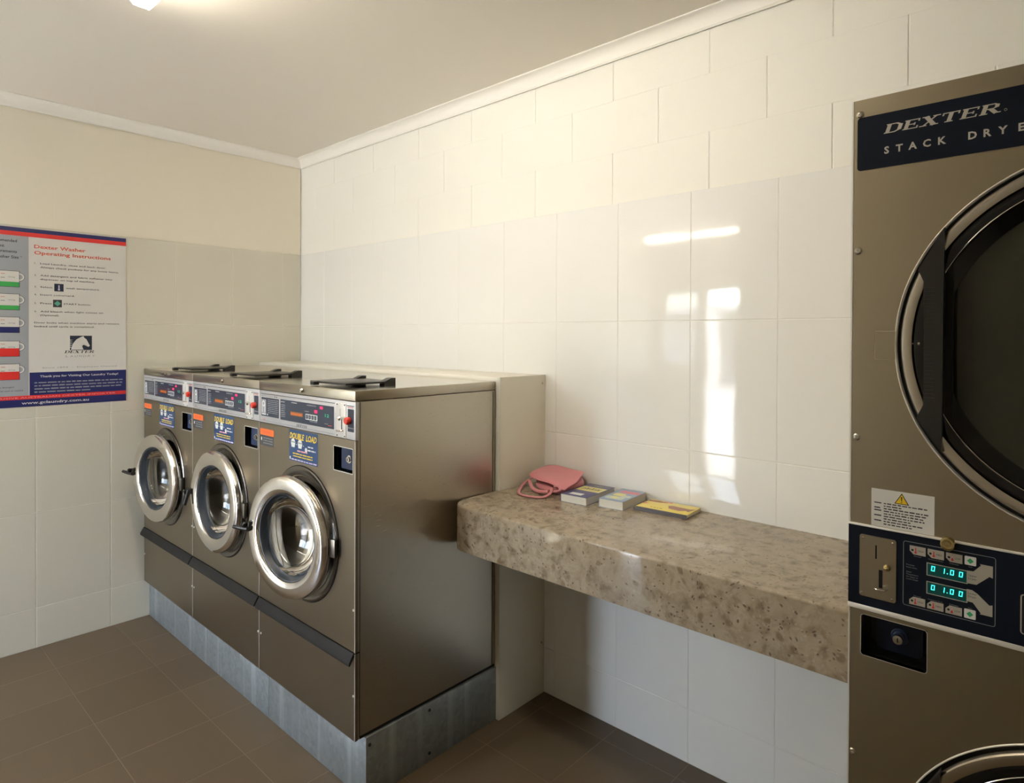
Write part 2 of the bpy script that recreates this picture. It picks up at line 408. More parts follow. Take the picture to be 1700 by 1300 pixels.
# ------------------------------------------------------------------ room shell
RX = 5.2; YB = -3.58; YF = -4.3; NX = 1.3; HC = 2.6114
def wall_mesh(name, fr, u0, u1, ulines, paint, tile, tiled=(None, None)):
    mb = MB(); TB = [0, .1916, .6477, 1.1014, 1.5589, 2.0116]
    a, b = (u0, u1) if tiled[0] is None else tiled
    mb.rect(fr, u0, 0, u1, 2.75, -.15, -.006, paint)
    mb.rect(fr, a, 0, b, 2.0096, -.006, -.0012, 'grout_white')
    us = sorted([a, b]+[q for q in ulines if a+.01 < q < b-.01]); rd = random.Random(7)
    g = .0011; e = .0016
    for i in range(len(us)-1):
        for j in range(5):
            x0, x1, z0, z1 = us[i]+g, us[i+1]-g, TB[j]+g, TB[j+1]-g
            t1, t2 = rd.gauss(0, .0007), rd.gauss(0, .0005)
            def n(x, z): return (x-(x0+x1)/2)*t1+(z-(z0+z1)/2)*t2
            O_ = [(x0, z0), (x1, z0), (x1, z1), (x0, z1)]; I_ = [(x0+e, z0+e), (x1-e, z0+e), (x1-e, z1-e), (x0+e, z1-e)]
            mb.add([fr.p(x, z, -.004) for x, z in O_]+[fr.p(x, z, -.0011+n(x, z)) for x, z in O_]+[fr.p(x, z, n(x, z)) for x, z in I_],
                   [[k, (k+1) % 4, 4+(k+1) % 4, 4+k] for k in range(4)]+[[4+k, 4+(k+1) % 4, 8+(k+1) % 4, 8+k] for k in range(4)]+[[8, 9, 10, 11]], tile)
    return mb.build(name, kind='structure')
wall_mesh('wall_right', front(0), -.15, RX, [3.0288+.3053*k for k in range(-12, 9)], 'wall_paint_right', 'wall_tile', (0, RX))
frL = Fr((0, 0, 0), (0, 1, 0), (0, 0, 1), (1, 0, 0))
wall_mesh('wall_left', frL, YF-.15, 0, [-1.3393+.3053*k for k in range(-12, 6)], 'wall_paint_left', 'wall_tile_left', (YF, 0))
mb = MB(); mb.box(NX, RX, YF-.15, YB, 0, 2.75, 'wall_paint_plain'); mb.build('wall_back', kind='structure')
mb = MB(); mb.box(RX, RX+.15, YF-.15, .15, 0, 2.75, 'wall_paint_plain'); mb.build('wall_side', kind='structure')
WX0, WX1, WZ0, WZ1, DX0, DX1, DZ = .08, .56, 1.15, 2.02, .62, 1.27, 2.04
mb = MB()
for a in ((0, WX0, 0, 2.75), (WX0, WX1, 0, WZ0), (WX0, WX1, WZ1, 2.75), (WX1, DX0, 0, 2.75), (DX0, DX1, DZ, 2.75), (DX1, NX, 0, 2.75)):
    mb.box(a[0], a[1], YF-.15, YF, a[2], a[3], 'wall_paint_plain')
mb.build('wall_front', kind='structure')
mb = MB(); mb.box(-.15, RX+.15, YF-.15, .15, -.12, 0, 'floor_tile'); mb.build('floor', kind='structure')
mb = MB(); mb.box(-.15, RX+.15, YF-.15, .15, HC, 2.75, 'ceiling_paint'); mb.build('ceiling', kind='structure')
# cove cornice
def cove():
    c = .050; h = .0535; P = [(0, -h), (.004, -h)]
    P += [(.006, -h+.004)]
    for i in range(9): a = i/8*pi/2; P.append((.008+(c-.014)*(1-cos(a)), -h+.006+(h-.012)*sin(a)))
    P += [(c-.004, -.005), (c, -.004), (c, 0), (0, 0)]
    return P
CV = cove()
def cornice(name, p0, p1, nrm, m0=0, m1=0):
    mb = MB(); p0, p1, nrm = Vector(p0), Vector(p1), Vector(nrm); d = (p1-p0).normalized(); k = len(CV)
    vs = [p0+nrm*a+Vector((0, 0, b))+d*a*m0 for a, b in CV]+[p1+nrm*a+Vector((0, 0, b))-d*a*m1 for a, b in CV]
    mb.add(vs, [[i, (i+1) % k, k+(i+1) % k, k+i] for i in range(k)]+[list(range(k)), list(range(k, 2*k))[::-1]], 'cornice_paint')
    return mb.build(name, kind='structure')
cornice('trim_1', (0, 0, HC), (RX, 0, HC), (0, -1, 0), 1, 1)
cornice('trim_2', (0, 0, HC), (0, YF, HC), (1, 0, 0), 1, 1)
cornice('trim_3', (NX, YB, HC), (RX, YB, HC), (0, 1, 0), 0, 1)
cornice('trim_4', (RX, 0, HC), (RX, YB, HC), (-1, 0, 0), 1, 1)
# window and open doorway in the far wall behind the photographer
mb = MB()
for a in ((WX0, WX0+.035, WZ0, WZ1), (WX1-.035, WX1, WZ0, WZ1), (WX0, WX1, WZ0, WZ0+.035), (WX0, WX1, WZ1-.035, WZ1)):
    mb.box(a[0], a[1], YF-.10, YF-.05, a[2], a[3], 'frame_white', .003)
wf = mb.build('window_1', kind='structure')
mb = MB(); mb.box(WX0+.035, WX1-.035, YF-.078, YF-.073, WZ0+.035, WZ1-.035, 'window_glass'); mb.build('pane', wf)
mb = MB()
for a in ((DX0, DX0+.03, 0, DZ), (DX1-.03, DX1, 0, DZ), (DX0, DX1, DZ-.03, DZ)):
    mb.box(a[0], a[1], YF-.12, YF-.01, a[2], a[3], 'frame_white', .003)
mb.build('door_1', kind='structure')
# outside
mb = MB(); mb.box(-30, 40, -60, YF-.15, -.2, -.03, 'concrete'); mb.build('ground', kind='structure')
b = empty('garage_building', (-4, -17, -.03), 'low grey building across the sunlit yard seen through the doorway', 'building')
mb = MB(); mb.box(-22, 12, -21, -17, -.03, 2.3, 'facade_grey'); mb.build('wall', b, (-4, -17, -.03))
mb = MB(); mb.box(-22.3, 12.3, -21.3, -16.2, 2.3, 2.5, 'roof_grey', .03); mb.build('roof', b, (-4, -17, 2.3))
for x in range(-20, 12, 3):
    mb = MB(); mb.box(x-.12, x+.12, -16.5, -16.26, -.03, 2.3, 'frame_white', .01); mb.build('post', b, (x, -16.4, -.03))
# daylight sampling portal for the openings
for nm, x0, x1, z0, z1 in (('door_portal', DX0, DX1, 0, DZ), ('window_portal', WX0, WX1, WZ0, WZ1)):
    L = bpy.data.lights.new(nm, 'AREA'); L.shape = 'RECTANGLE'; L.size = x1-x0; L.size_y = z1-z0; L.cycles.is_portal = True
    lo = bpy.data.objects.new(nm, L); COL.objects.link(lo); lo.location = ((x0+x1)/2, YF-.14, (z0+z1)/2); lo.rotation_euler = (radians(90), 0, 0)

# ------------------------------------------------------------------ ceiling battens
def batten(x0, x1, yc, zb, wd, dif, label):
    t = empty('ceiling_light', ((x0+x1)/2, yc, HC), label, 'light')
    mb = MB(); mb.box(x0, x1, yc-wd/2+.006, yc+wd/2-.006, HC-.03, HC, 'fixture_white', .003); mb.build('housing', t, ((x0+x1)/2, yc, HC))
    mb = MB(); h = wd/2; P = [(-h, HC-.03), (-h, zb+.012), (-h+.010, zb), (h-.010, zb), (h, zb+.012), (h, HC-.03)]
    fr = Fr((0, yc, 0), (0, 1, 0), (0, 0, 1), (1, 0, 0)); mb.prism(fr, P, x0+.006, x1-.006, dif); mb.build('diffuser', t, ((x0+x1)/2, yc, zb))
    mb = MB(); mb.prism(fr, P, x0, x0+.006, dif); mb.build('end_cap', t, (x0, yc, zb))
    mb = MB(); mb.prism(fr, P, x1-.006, x1, 'fixture_white'); mb.build('end_cap', t, (x1, yc, zb))
batten(1.545, 3.06, -1.350, 2.522, .064, 'diffuser', 'white fluorescent batten on the ceiling above the washing machines')
batten(.12, 1.22, -3.92, 2.52, .065, 'diffuser_porch', 'fluorescent batten on the ceiling just inside the open doorway')

# ------------------------------------------------------------------ plinths
X0 = .0403; WD = .6638; D = .8938; ZT = 1.3246; ZB = .2088; P_ = .2693; YBASE = -.8587; X3 = X0+3*WD
SEAM = 1.3700
def plinth(x0, x1, label, side):
    fr = front(YBASE); o = (x0, YBASE, 0)
    mb = MB(); mb.box(x0+.0008, x1-.0008, YBASE, -P_, 0, ZB-.004, 'galvanised', .0015)
    ob = mb.build('machine_plinth', None, o, label=label, category='plinth', group='galvanised plinths under the washers')
    if side:
        fs = Fr((x1, 0, 0), (0, 1, 0), (0, 0, 1), (1, 0, 0))
        for y, z in ((-.845, .178), (-.60, .182), (-.60, .03)):
            mb = MB(); mb.lathe(fs, [(.0001, .003), (.004, .003), (.006, .0005), (.006, -.001)], 'black_plastic', 12, y, z); mb.build('bolt', ob, (x1, y, z))
plinth(.0015, SEAM, 'long galvanised metal plinth under the two washers nearest the poster', False)
plinth(SEAM, 2.0392, 'short galvanised metal plinth under the washer beside the stone counter', True)

# ------------------------------------------------------------------ washing machines
LX = X0+2*WD          # left edge of the nearest one
FW = front(-D, LX)    # u = x from its left edge, v = z, n outward
W_ = WD; DC = (.332, .805)
wm = empty('washing_machine', (LX, -D, ZB), 'stainless steel front-loading washer beside the stone counter, its whole side showing', 'washing machine', 'front-loading washers in a row')
def screw_on(fr, u, v, r=.0055, mt='silver_lock', parent=None, dome=.003, name='screw'):
    mb = MB(); mb.lathe(fr, [(r, -.001), (r, .0008), (r*.75, dome*.8), (.0001, dome)], mt, 16, u, v)
    mb.box(0, 0, 0, 0, 0, 0, 'black_matt') if False else None
    return mb.build(name, parent, fr.p(u, v, 0))
# body: sides, back, inner
g = .0012
mb = MB(); x0, x1 = LX+g, LX+W_-g
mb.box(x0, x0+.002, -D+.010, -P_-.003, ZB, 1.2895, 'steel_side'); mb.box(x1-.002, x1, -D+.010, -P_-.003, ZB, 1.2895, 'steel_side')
mb.box(x0, x1, -P_-.005, -P_-.003, ZB, 1.2895, 'steel_side'); mb.box(x0+.003, x1-.003, -D+.02, -P_-.006, ZB-.003, ZB+.004, 'gap_dark')
wb = mb.build('cabinet', wm, (LX, -D, ZB))
mb = MB(); mb.rect(Fr((x1, 0, 0), (0, 1, 0), (0, 0, 1), (1, 0, 0)), -.287, .215, -.2835, 1.285, -.001, .0004, 'gap_dark')
fsd = Fr((x1, 0, 0), (0, 1, 0), (0, 0, 1), (1, 0, 0))
mb.rect(fsd, -D+.0150, ZB+.006, -D+.0172, 1.288, -.001, .0004, 'gap_dark'); mb.rect(fsd, -D+.0165, ZB+.0005, -P_-.004, ZB+.0085, -.001, .0004, 'gap_dark'); mb.rect(fsd, -D+.002, .4868, -D+.0165, .4902, -.001, .0004, 'gap_dark')
mb.build('side_seam', wm, (x1, -.29, .75))
# front panel
mb = MB()
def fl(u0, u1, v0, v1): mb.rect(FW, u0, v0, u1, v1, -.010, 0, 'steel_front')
a, b_ = g, W_-g
mb.hole_panel(FW, a, .4905, b_, 1.050, DC[0], DC[1], .200, .010, 'steel_front')
fl(a, b_, 1.050, 1.0585); fl(a, .5335, 1.0585, 1.1375); fl(.6475, b_, 1.0585, 1.1375); fl(a, b_, 1.1375, 1.1655)
mb.rect(FW, b_-.0030, .4905, b_-.0002, 1.1655, 0, .0012, 'trim_and_glint')  # pale strip draws the highlight along the washer seam
mb.build('front_panel', wm, FW.p(0, .49, 0))
mb = MB(); mb.rect(FW, a, ZB-.002, b_, .4855, -.010, 0, 'steel_front'); mb.rect(FW, b_-.0030, ZB, b_-.0002, .4855, 0, .0012, 'trim_and_glint')
lp = mb.build('lower_panel', wm, FW.p(0, ZB, 0))
mb = MB(); mb.prism(Fr((LX, -D, 0), (0, -1, 0), (0, 0, 1), (1, 0, 0)), [(-.002, .489), (.004, .489), (.020, .462), (.020, .453), (.016, .453), (.002, .475), (-.002, .475)], .004, W_-.006, 'lip_bronze')
mb.build('pull_lip', wm, FW.p(0, .47, 0))
for u, v in ((.0125, .625), (.653, .625), (.0125, .350), (.653, .350)): screw_on(FW, u, v, .0042, 'screw_bright', wm)
# lid
mb = MB(); mb.box(LX+g, LX+W_-g, -D-.002, -P_-.001, 1.2915, ZT, 'steel_side', .003, 2)
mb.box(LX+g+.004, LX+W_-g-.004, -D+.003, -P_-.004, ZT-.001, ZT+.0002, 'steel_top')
mb.box(LX+W_-g-.0012, LX+W_-g+.0002, -D-.0024, -D-.0008, 1.2915, ZT-.002, 'trim_and_glint')
lid = mb.build('top_panel', wm, (LX, -D, 1.2915))
mb = MB(); mb.lathe(front(-D-.002, LX), [(.0001, .011), (.006, .010), (.0085, .005), (.007, 0)], 'silver_lock', 20, .333, 1.3075); mb.build('lid_knob', wm, (LX+.333, -D-.01, 1.3075))
mb = MB(); mb.lathe(Fr((LX, -D, ZT), (1, 0, 0), (0, 1, 0), (0, 0, 1)), [(.0001, .0015), (.009, .0012), (.011, 0)], 'black_matt', 20, .255, .125); mb.build('plug', wm, (LX+.255, -D+.125, ZT))
# soap dispenser flap
mb = MB(); q0 = (LX+.315, LX+.545)
mb.box(q0[0], q0[1], -D+.035, -D+.235, 1.3335, 1.3405, 'black_plastic', .002)
mb.box(q0[0]+.03, q0[0]+.055, -D+.018, -D+.04, 1.327, 1.3395, 'black_plastic', .002)
df = mb.build('dispenser_flap', wm, (LX+.43, -D+.135, ZT))
fx = Fr((0, 0, 0), (0, 1, 0), (0, 0, 1), (1, 0, 0)); yh = -D+.225
for xa, xb in ((LX+.335, LX+.360), (LX+.515, LX+.545)):
    mb = MB(); mb.prism(fx, [(yh-.035, ZT), (yh+.012, ZT), (yh+.012, ZT+.026), (yh-.006, ZT+.026), (yh-.035, ZT+.014)], xa, xb, 'black_plastic'); mb.build('hinge', df, (xa, yh, ZT))
# control panel
CP = front(-D, LX)
mb = MB(); mb.rect(CP, a, 1.1675, b_, 1.2895, -.010, .001, 'panel_alu', .0012)
mb.rect(CP, .012, 1.2765, .540, 1.2785, .001, .0022, 'print_dark'); mb.rect(CP, .012, 1.1745, .540, 1.1760, .001, .0022, 'print_grey')
mb.rect(CP, .612, 1.2745, .655, 1.2765, .001, .0022, 'print_dark')
n1 = .0013
mb.prism(CP, rr(.0157, 1.1925, .1560, 1.2635, .003), .001, n1, 'panel_dark')
mb.prism(CP, rr(.1675, 1.1905, .5360, 1.2655, .003), .001, n1, 'panel_dark')
n2 = n1+.0002
mb.fr_rect(CP, .018, 1.200, .055, 1.256, n2, 'print_grey'); mb.ring(CP, .034, 1.240, .006, .012, n2+.0002, 'print_white', 0, 2*pi)
mb.rect(CP, .022, 1.207, .027, 1.245, n2, n2+.0002, 'print_white'); mb.rect(CP, .042, 1.207, .047, 1.240, n2, n2+.0002, 'print_white')
mb.fr_rect(CP, .022, 1.1975, .056, 1.2015, n2+.0003, 'print_white'); mb.disc(CP, .067, 1.200, .0035, n2, 'print_white')
for i in range(8): mb.greek(CP, .068, .150, 1.2545-i*.0068, .0032, n2, 'print_grey', i)
mb.greek(CP, .172, .200, 1.2555, .0036, n2, 'print_white', 9)
for i in range(7): mb.greek(CP, .174, .204, 1.2440-i*.0070, .0040, n2, 'print_grey', 20+i)
mb.greek(CP, .250, .290, 1.2575, .0036, n2, 'print_white', 41)
mb.greek(CP, .360, .425, 1.2565, .0040, n2, 'print_grey', 42)
mb.greek(CP, .345, .375, 1.2345, .0035, n2, 'print_grey', 43)
mb.greek(CP, .380, .430, 1.2020, .0035, n2, 'print_grey', 44)
mb.greek(CP, .478, .502, 1.2030, .0032, n2, 'print_grey', 45); mb.greek(CP, .500, .525, 1.1990, .0030, n2, 'red_print', 46)
mb.greek(CP, .015, .115, 1.2685, .0035, .0013, 'print_grey', 60); mb.fr_rect(CP, .120, 1.268, .128, 1.2725, .0013, 'print_dark'); mb.fr_rect(CP, .134, 1.268, .142, 1.2725, .0013, 'print_dark')
mb.greek(CP, .03, .05, 1.178, .004, .0013, 'red_print', 47)
wordmark(mb, CP, .287, 1.1765, .0085, .078, .0014, 'print_dark')
cpo = mb.build('control_panel', wm, CP.p(0, 1.17, 0))
mb = MB(); mb.fr_rect(CP, .244, 1.2130, .331, 1.2265, n2, 'led_amber'); mb.greek(CP, .248, .328, 1.2170, .0055, n2+.0002, 'orange_print', 3); mb.build('cycle_display', cpo, CP.p(.28, 1.22, 0)); mb = MB()
mb.prism(CP, rr(.447, 1.2510, .466, 1.2600, .002), n1, n2+.0004, 'led_red')
mb.prism(CP, rr(.411, 1.2345, .430, 1.2450, .002), n1, n2+.0004, 'led_red')
mb.text(CP, '12', .480, 1.2270, .0105, n2+.0003, 'led_green', width=.026, bold=.02)
mb.build('display', cpo, CP.p(.33, 1.22, 0))
mb = MB(); mb.prism(CP, rr(.3516, 1.2075, .4308, 1.2270, .002), .001, .0022, 'print_white')
for i in range(4): mb.prism(CP, rr(.3555+i*.0188, 1.2105, .3690+i*.0188, 1.2240, .002), .0022, .0030, 'panel_navy'); mb.fr_rect(CP, .3600+i*.0188, 1.2130, .3645+i*.0188, 1.2215, .0031, 'print_grey')
mb.build('wash_buttons', cpo, CP.p(.39, 1.217, 0))
# coin slide plate
mb = MB(); mb.rect(CP, .5515, 1.1695, .6095, 1.2815, 0, .0030, 'plate_white', .001)
mb.fr_rect(CP, .5760, 1.2330, .5785, 1.2620, .0032, 'print_grey')
mb.fr_rect(CP, .5835, 1.1960, .5885, 1.2290, .0033, 'gap_dark')
for i, (u, v) in enumerate(((.558, 1.276), (.603, 1.276), (.558, 1.1745), (.603, 1.1745))): mb.lathe(CP, [(.0028, .003), (.002, .0042), (.0001, .0044)], 'black_matt', 10, u, v)
cs = mb.build('coin_slot_plate', wm, CP.p(.58, 1.225, 0))
mb = MB(); mb.lathe(CP, [(.0001, .022), (.005, .021), (.0075, .016), (.006, .010), (.003, .008), (.003, .003)], 'chrome', 20, .5905, 1.2330); mb.build('reject_knob', cs, CP.p(.59, 1.23, 0))
mb = MB(); mb.lathe(Fr((LX, -D-.003, 1.192), (1, 0, 0), (0, -1, 0), (0, 0, 1)), [(.0001, -.001), (.016, -.001), (.0175, .001), (.016, .003), (.013, .001), (.0001, .0005)], 'chrome', 24, .584, 0)
mb.build('coin_return_lip', cs, CP.p(.585, 1.193, 0))
mb = MB(); mb.prism(CP, rr(.6190, 1.1925, .6540, 1.2650, .002), .001, .0018, 'panel_dark'); mb.greek(CP, .622, .652, 1.203, .0045, .002, 'print_grey', 8); mb.greek(CP, .618, .650, 1.2690, .004, .0014, 'red_print', 8)
mb.build('start_strip', wm, CP.p(.636, 1.23, 0))
mb = MB(); mb.lathe(CP, [(.0001, .017), (.009, .0165), (.0118, .013), (.0125, .008), (.0115, .0018)], 'red_knob', 28, .6278, 1.2277); mb.build('red_push_button', wm, CP.p(.628, 1.228, 0))
# stickers
n = .0005
mb = MB(); mb.prism(FW, rr(.0040, 1.1190, .1150, 1.1435, .006), .0001, n, 'orange_print'); mb.prism(FW, rr(.0040, 1.0790, .1130, 1.1185, .004), .0001, n, 'print_dark')
mb.text(FW, 'CAUTION', .022, 1.1265, .010, n+.0002, 'red_print', width=.072)
for i in range(3): mb.greek(FW, .030, .106, 1.1070-i*.0095, .0042, n+.0001, 'print_grey', 70+i)
mb.rect(FW, .012, 1.098, .020, 1.110, n, n+.0002, 'print_white')
mb.build('caution_sticker', wm, FW.p(.06, 1.11, 0))
mb = MB(); mb.rect(FW, .2335, 1.0510, .4310, 1.1625, .0001, n, 'sticker_blue')
mb.text(FW, 'DOUBLE  LOAD', .2360, 1.1305, .0215, n+.0002, 'yellow_print', width=.1870, bold=.032, shear=.22)
for cu in (.262, .311):
    mb.lathe(FW, [(.0001, n+.0003), (.0155, n+.0002)], 'print_white', 20, cu, 1.1155); mb.rect(FW, cu-.018, 1.1165, cu+.018, 1.1205, n+.0003, n+.0004, 'print_grey')
    mb.prism(FW, [(cu-.011, 1.100), (cu+.011, 1.100), (cu+.013, 1.114), (cu-.013, 1.114)], n, n+.0004, 'print_white')
    mb.rect(FW, cu+.021, 1.110, cu+.027, 1.1125, n, n+.0003, 'print_white')
mb.disc(FW, .354, 1.099, .0085, n+.0003, 'print_white'); mb.greek(FW, .366, .402, 1.1095, .0062, n+.0003, 'print_white', 11, (2, 4)); mb.greek(FW, .366, .418, 1.0975, .0065, n+.0003, 'print_white', 12, (2, 4))
mb.greek(FW, .292, .363, 1.0875, .0062, n+.0003, 'pink_print', 13, (3, 6)); mb.greek(FW, .260, .398, 1.0765, .0052, n+.0003, 'yellow_print', 14, (3, 6)); mb.greek(FW, .262, .398, 1.0675, .0052, n+.0003, 'yellow_print', 15, (3, 6))
mb.rect(FW, .2370, 1.0550, .2440, 1.0650, n, n+.0003, 'print_white'); mb.greek(FW, .250, .425, 1.0545, .0060, n+.0003, 'lilac_print', 16, (2, 5))
mb.build('double_load_sticker', wm, FW.p(.33, 1.105, 0))
# coin vault
VF = FW; u0, v0, u1, v1, dp = .5335, 1.0585, .6475, 1.1375, -.035
mb = MB(); P = [(u0, v0), (u1, v0), (u1, v1), (u0, v1)]
mb.add([VF.p(*q, 0) for q in P]+[VF.p(*q, dp) for q in P], [[k, (k+1) % 4, 4+(k+1) % 4, 4+k] for k in range(4)]+[[4, 5, 6, 7]], 'black_gloss')
mb.prism(VF, rr(.5560, 1.0640, .6450, 1.1320, .004), dp, dp+.020, 'vault_blue')
outline(mb, VF, u0-.002, v0-.002, u1+.002, v1+.002, .0025, .0008, 'trim_and_glint', .005)  # pale outline draws the highlight on the recess edge
cv = mb.build('coin_vault', wm, VF.p(.59, 1.098, dp))
mb = MB(); mb.lathe(VF, [(.013, dp+.020), (.013, dp+.022), (.0085, dp+.0225), (.0085, dp+.028), (.0001, dp+.0285)], 'silver_lock', 24, .6040, 1.0985); mb.rect(VF, .6025, 1.094, .6055, 1.103, dp+.028, dp+.029, 'gap_dark'); mb.build('lock', cv, VF.p(.6, 1.0985, dp))
# porthole collar and drum
mb = MB(); mb.lathe(FW, [(.234, -.002), (.2345, .003), (.231, .0060), (.222, .0065), (.214, .0030), (.190, -.004), (.178, -.010), (.176, -.060)], 'collar_steel_shaded', 96, *DC)
mb.lathe(FW, [(.2375, .0004), (.231, .0012)], 'gap_dark', 96, *DC)  # dark ring paints the shadow gap around the collar
mb.build('porthole_collar', wm, FW.p(*DC, 0))
mb = MB(); mb.lathe(FW, [(.176, -.060), (.255, -.075), (.262, -.10), (.262, -.42), (.250, -.44), (.06, -.455), (.0001, -.455)], 'drum_steel', 72, *DC)
for k in range(3):
    a_ = 2*pi*k/3+.5; cxx, czz = DC[0]+.235*cos(a_), DC[1]+.235*sin(a_)
    mb.tube([FW.p(cxx, czz, -.10), FW.p(cxx, czz, -.42)], .032, 'drum_steel', 12)
mb.build('drum', wm, FW.p(*DC, -.25))
# door: built closed, hinge on the right, opened by turning the part about its hinge
HX = DC[0]+.232; HN = .012
door_o = FW.p(HX, DC[1], HN)
mb = MB()
mb.lathe(FW, [(.150, .011), (.150, .027), (.1525, .0335), (.158, .0375), (.170, .0395), (.185, .0398), (.199, .0378), (.2075, .0330), (.2112, .0260), (.2120, .0170), (.2095, .0112)], 'chrome', 128, *DC, closed=True)
mb.rect(FW, DC[0]+.205, DC[1]-.030, HX+.006, DC[1]+.030, .0085, .020, 'collar_steel_shaded', .003)
dr = mb.build('door', wm, door_o)
mb = MB(); mb.lathe(FW, [(.1505, .030), (.147, .029), (.144, .022), (.141, .017), (.138, .006), (.134, .002), (.130, .001)], 'rubber_grey', 96, *DC); mb.build('door_gasket', dr, door_o)
mb = MB(); R1 = .137; prof = [(R1, .010)]+[(R1*cos(t)*1.0, .010-.095*sin(t)) for t in [i*pi/2/10 for i in range(1, 10)]]+[(.0001, -.085)]
prof2 = [(max(r-.004, .0001), h+.0045) for r, h in prof][::-1]
mb.lathe(FW, prof+prof2, 'glass_door', 72, *DC, closed=True); mb.build('door_glass', dr, door_o)
hl = (DC[0]-.205, DC[1]+.012); ho = FW.p(hl[0], hl[1], .045)
mb = MB(); mb.lathe(FW, [(.0001, .062), (.007, .060), (.0100, .054), (.0085, .046), (.0075, .030)], 'black_gloss', 24, hl[0], hl[1]+.006)
mb.rect(FW, hl[0]-.006, hl[1]-.020, hl[0]+.016, hl[1]+.012, .030, .046, 'black_plastic', .004)
mb.tube([FW.p(hl[0]+.014, hl[1]-.010, .046), FW.p(hl[0]-.004, hl[1]-.010, .050), FW.p(hl[0]-.030, hl[1]-.009, .056), FW.p(hl[0]-.052, hl[1]-.008, .060)], [.0085, .0085, .0080, .0070], 'black_plastic', 12)
hd = mb.build('door_handle', dr, ho)
def copy_tree(o, parent=None):
    c = o.copy(); COL.objects.link(c); c.parent = parent if parent else None
    for ch in o.children: copy_tree(ch, c)
    return c
labels = ['stainless steel front-loading washer in the middle of the row of three', 'stainless steel front-loading washer against the tiled left wall, nearest the poster']
ang = {0: (9, 0), 1: (3, -84), 2: (7, 4)}
wms = [wm]
for i in (1, 2):
    c = copy_tree(wm); c.location.x -= i*WD; c['label'] = labels[i-1]; wms.append(c)
for i, t in enumerate(wms):
    d_ = [q for q in t.children if q.name.startswith('door')][0]; d_.rotation_euler.z = radians(ang[i][0])
    h_ = [q for q in d_.children if q.name.startswith('door_handle')][0]; h_.rotation_euler.y = radians(ang[i][1])

# ------------------------------------------------------------------ service boxing behind the washers
XP = 2.0539; ZP = 1.3404
bx = empty('service_boxing', (1.03, -.14, 0), 'cream boxed-in ledge running along the wall behind the washers', 'ledge')
mb = MB(); mb.box(.001, XP-.0185, -.2675, -.0005, ZP-.018, ZP-.0005, 'board_top', .0008); mb.build('top_board', bx, (1, -.14, ZP))
mb = MB(); mb.box(.001, XP-.0185, -.2675, -.2515, 0, ZP-.0185, 'board_top'); mb.build('front_board', bx, (1, -.26, .6))
mb = MB(); mb.box(XP-.0180, XP, -P_+.0008, -.0005, 0, ZP, 'board_cream'); mb.box(XP-.0182, XP+.0002, -P_-.0002, -P_+.0010, 0, ZP+.0002, 'board_edge')
eb = mb.build('end_board', bx, (XP, -.14, .6))
fe = Fr((XP, 0, 0), (0, 1, 0), (0, 0, 1), (1, 0, 0))
for y, z in ((-.0185, ZP-.035), (-.017, .216)): screw_on(fe, y, z, .0045, 'chrome_brushed', eb, .0015)

# ------------------------------------------------------------------ stone counter
ZC = .8990; DCN = .521; XE = 3.428; XL = 2.0372
cx = []
R = .085
def qarc(cx_, cy_, r, a0, a1, k=8): return [(cx_+r*cos(radians(a0+(a1-a0)*i/k)), cy_+r*sin(radians(a0+(a1-a0)*i/k))) for i in range(k+1)]
out = [(XP+.002, -.001), (XP+.002, -P_-.001), (XL, -P_-.001)]+qarc(XL+R, -DCN+R, R, 180, 270)+qarc(XE-.03, -DCN+.03, .03, 270, 360, 4)+[(XE, -.001)]
def stone_slab(out, z0, z1, r, mt):      # outline swept with a rounded top and bottom edge
    bm = bmesh.new(); vs = [bm.verts.new((x, y, z0)) for x, y in out]; f = bm.faces.new(vs)
    rj = bmesh.ops.extrude_face_region(bm, geom=[f]); top = [e for e in rj['geom'] if isinstance(e, bmesh.types.BMVert)]
    for q in top: q.co.z = z1
    def frontish(e):
        return all(q.co.y < -P_-.01 for q in e.verts) or all(q.co.y < -P_ and q.co.x < XL+.001 for q in e.verts)
    ed = [e for e in bm.edges if abs(e.verts[0].co.z-e.verts[1].co.z) < 1e-6 and frontish(e) and e.verts[0].co.z > z1-.001]
    bmesh.ops.bevel(bm, geom=ed, offset=r, segments=5, profile=.5, affect='EDGES')
    bmesh.ops.recalc_face_normals(bm, faces=bm.faces[:]); return bm
mb = MB(); mb.bm(stone_slab(out, .7405, ZC, .0075, 'stone'), 'stone')
mb.build('stone_counter', None, (2.7, -.26, .74), label='speckled beige stone counter with a deep rounded front edge along the tiled wall', category='counter')

# ------------------------------------------------------------------ stack dryer
DX = 3.430; DY = -.700; DH = 1.953; DWd = .80
FD = front(DY, DX)
dy = empty('stack_dryer', (DX, DY, 0), 'tall stainless steel stack dryer with two round doors at the end of the counter', 'dryer')
mb = MB(); mb.box(DX, DX+.003, DY+.012, -.001, 0, DH, 'steel_dryer'); mb.box(DX+DWd-.003, DX+DWd, DY+.012, -.001, 0, DH, 'steel_dryer')
mb.box(DX, DX+DWd, DY+.0125, -.001, DH-.003, DH, 'steel_dryer'); mb.box(DX, DX+DWd, -.004, -.001, 0, DH, 'steel_dryer')
mb.rect(FD, 0, 0, .0030, DH, -.0125, .0006, 'trim_and_glint'); mb.rect(FD, 0, 0, .8, .03, -.012, 0, 'black_matt')
mb.build('cabinet', dy, (DX+.4, -.35, 0))
UC = (.395, 1.490); LC = (.395, .537); RD = .3175
mb = MB(); mb.rect(FD, .0035, 1.825, DWd, DH, -.012, 0, 'steel_dryer'); mb.hole_panel(FD, .0035, 1.1465, DWd, 1.825, UC[0], UC[1], RD, .014, 'steel_dryer')
mb.lathe(FD, [(RD+.0025, 0), (RD+.0012, .002), (RD-.0003, .0016), (RD-.0008, -.010)], 'trim_and_glint', 128, *UC)
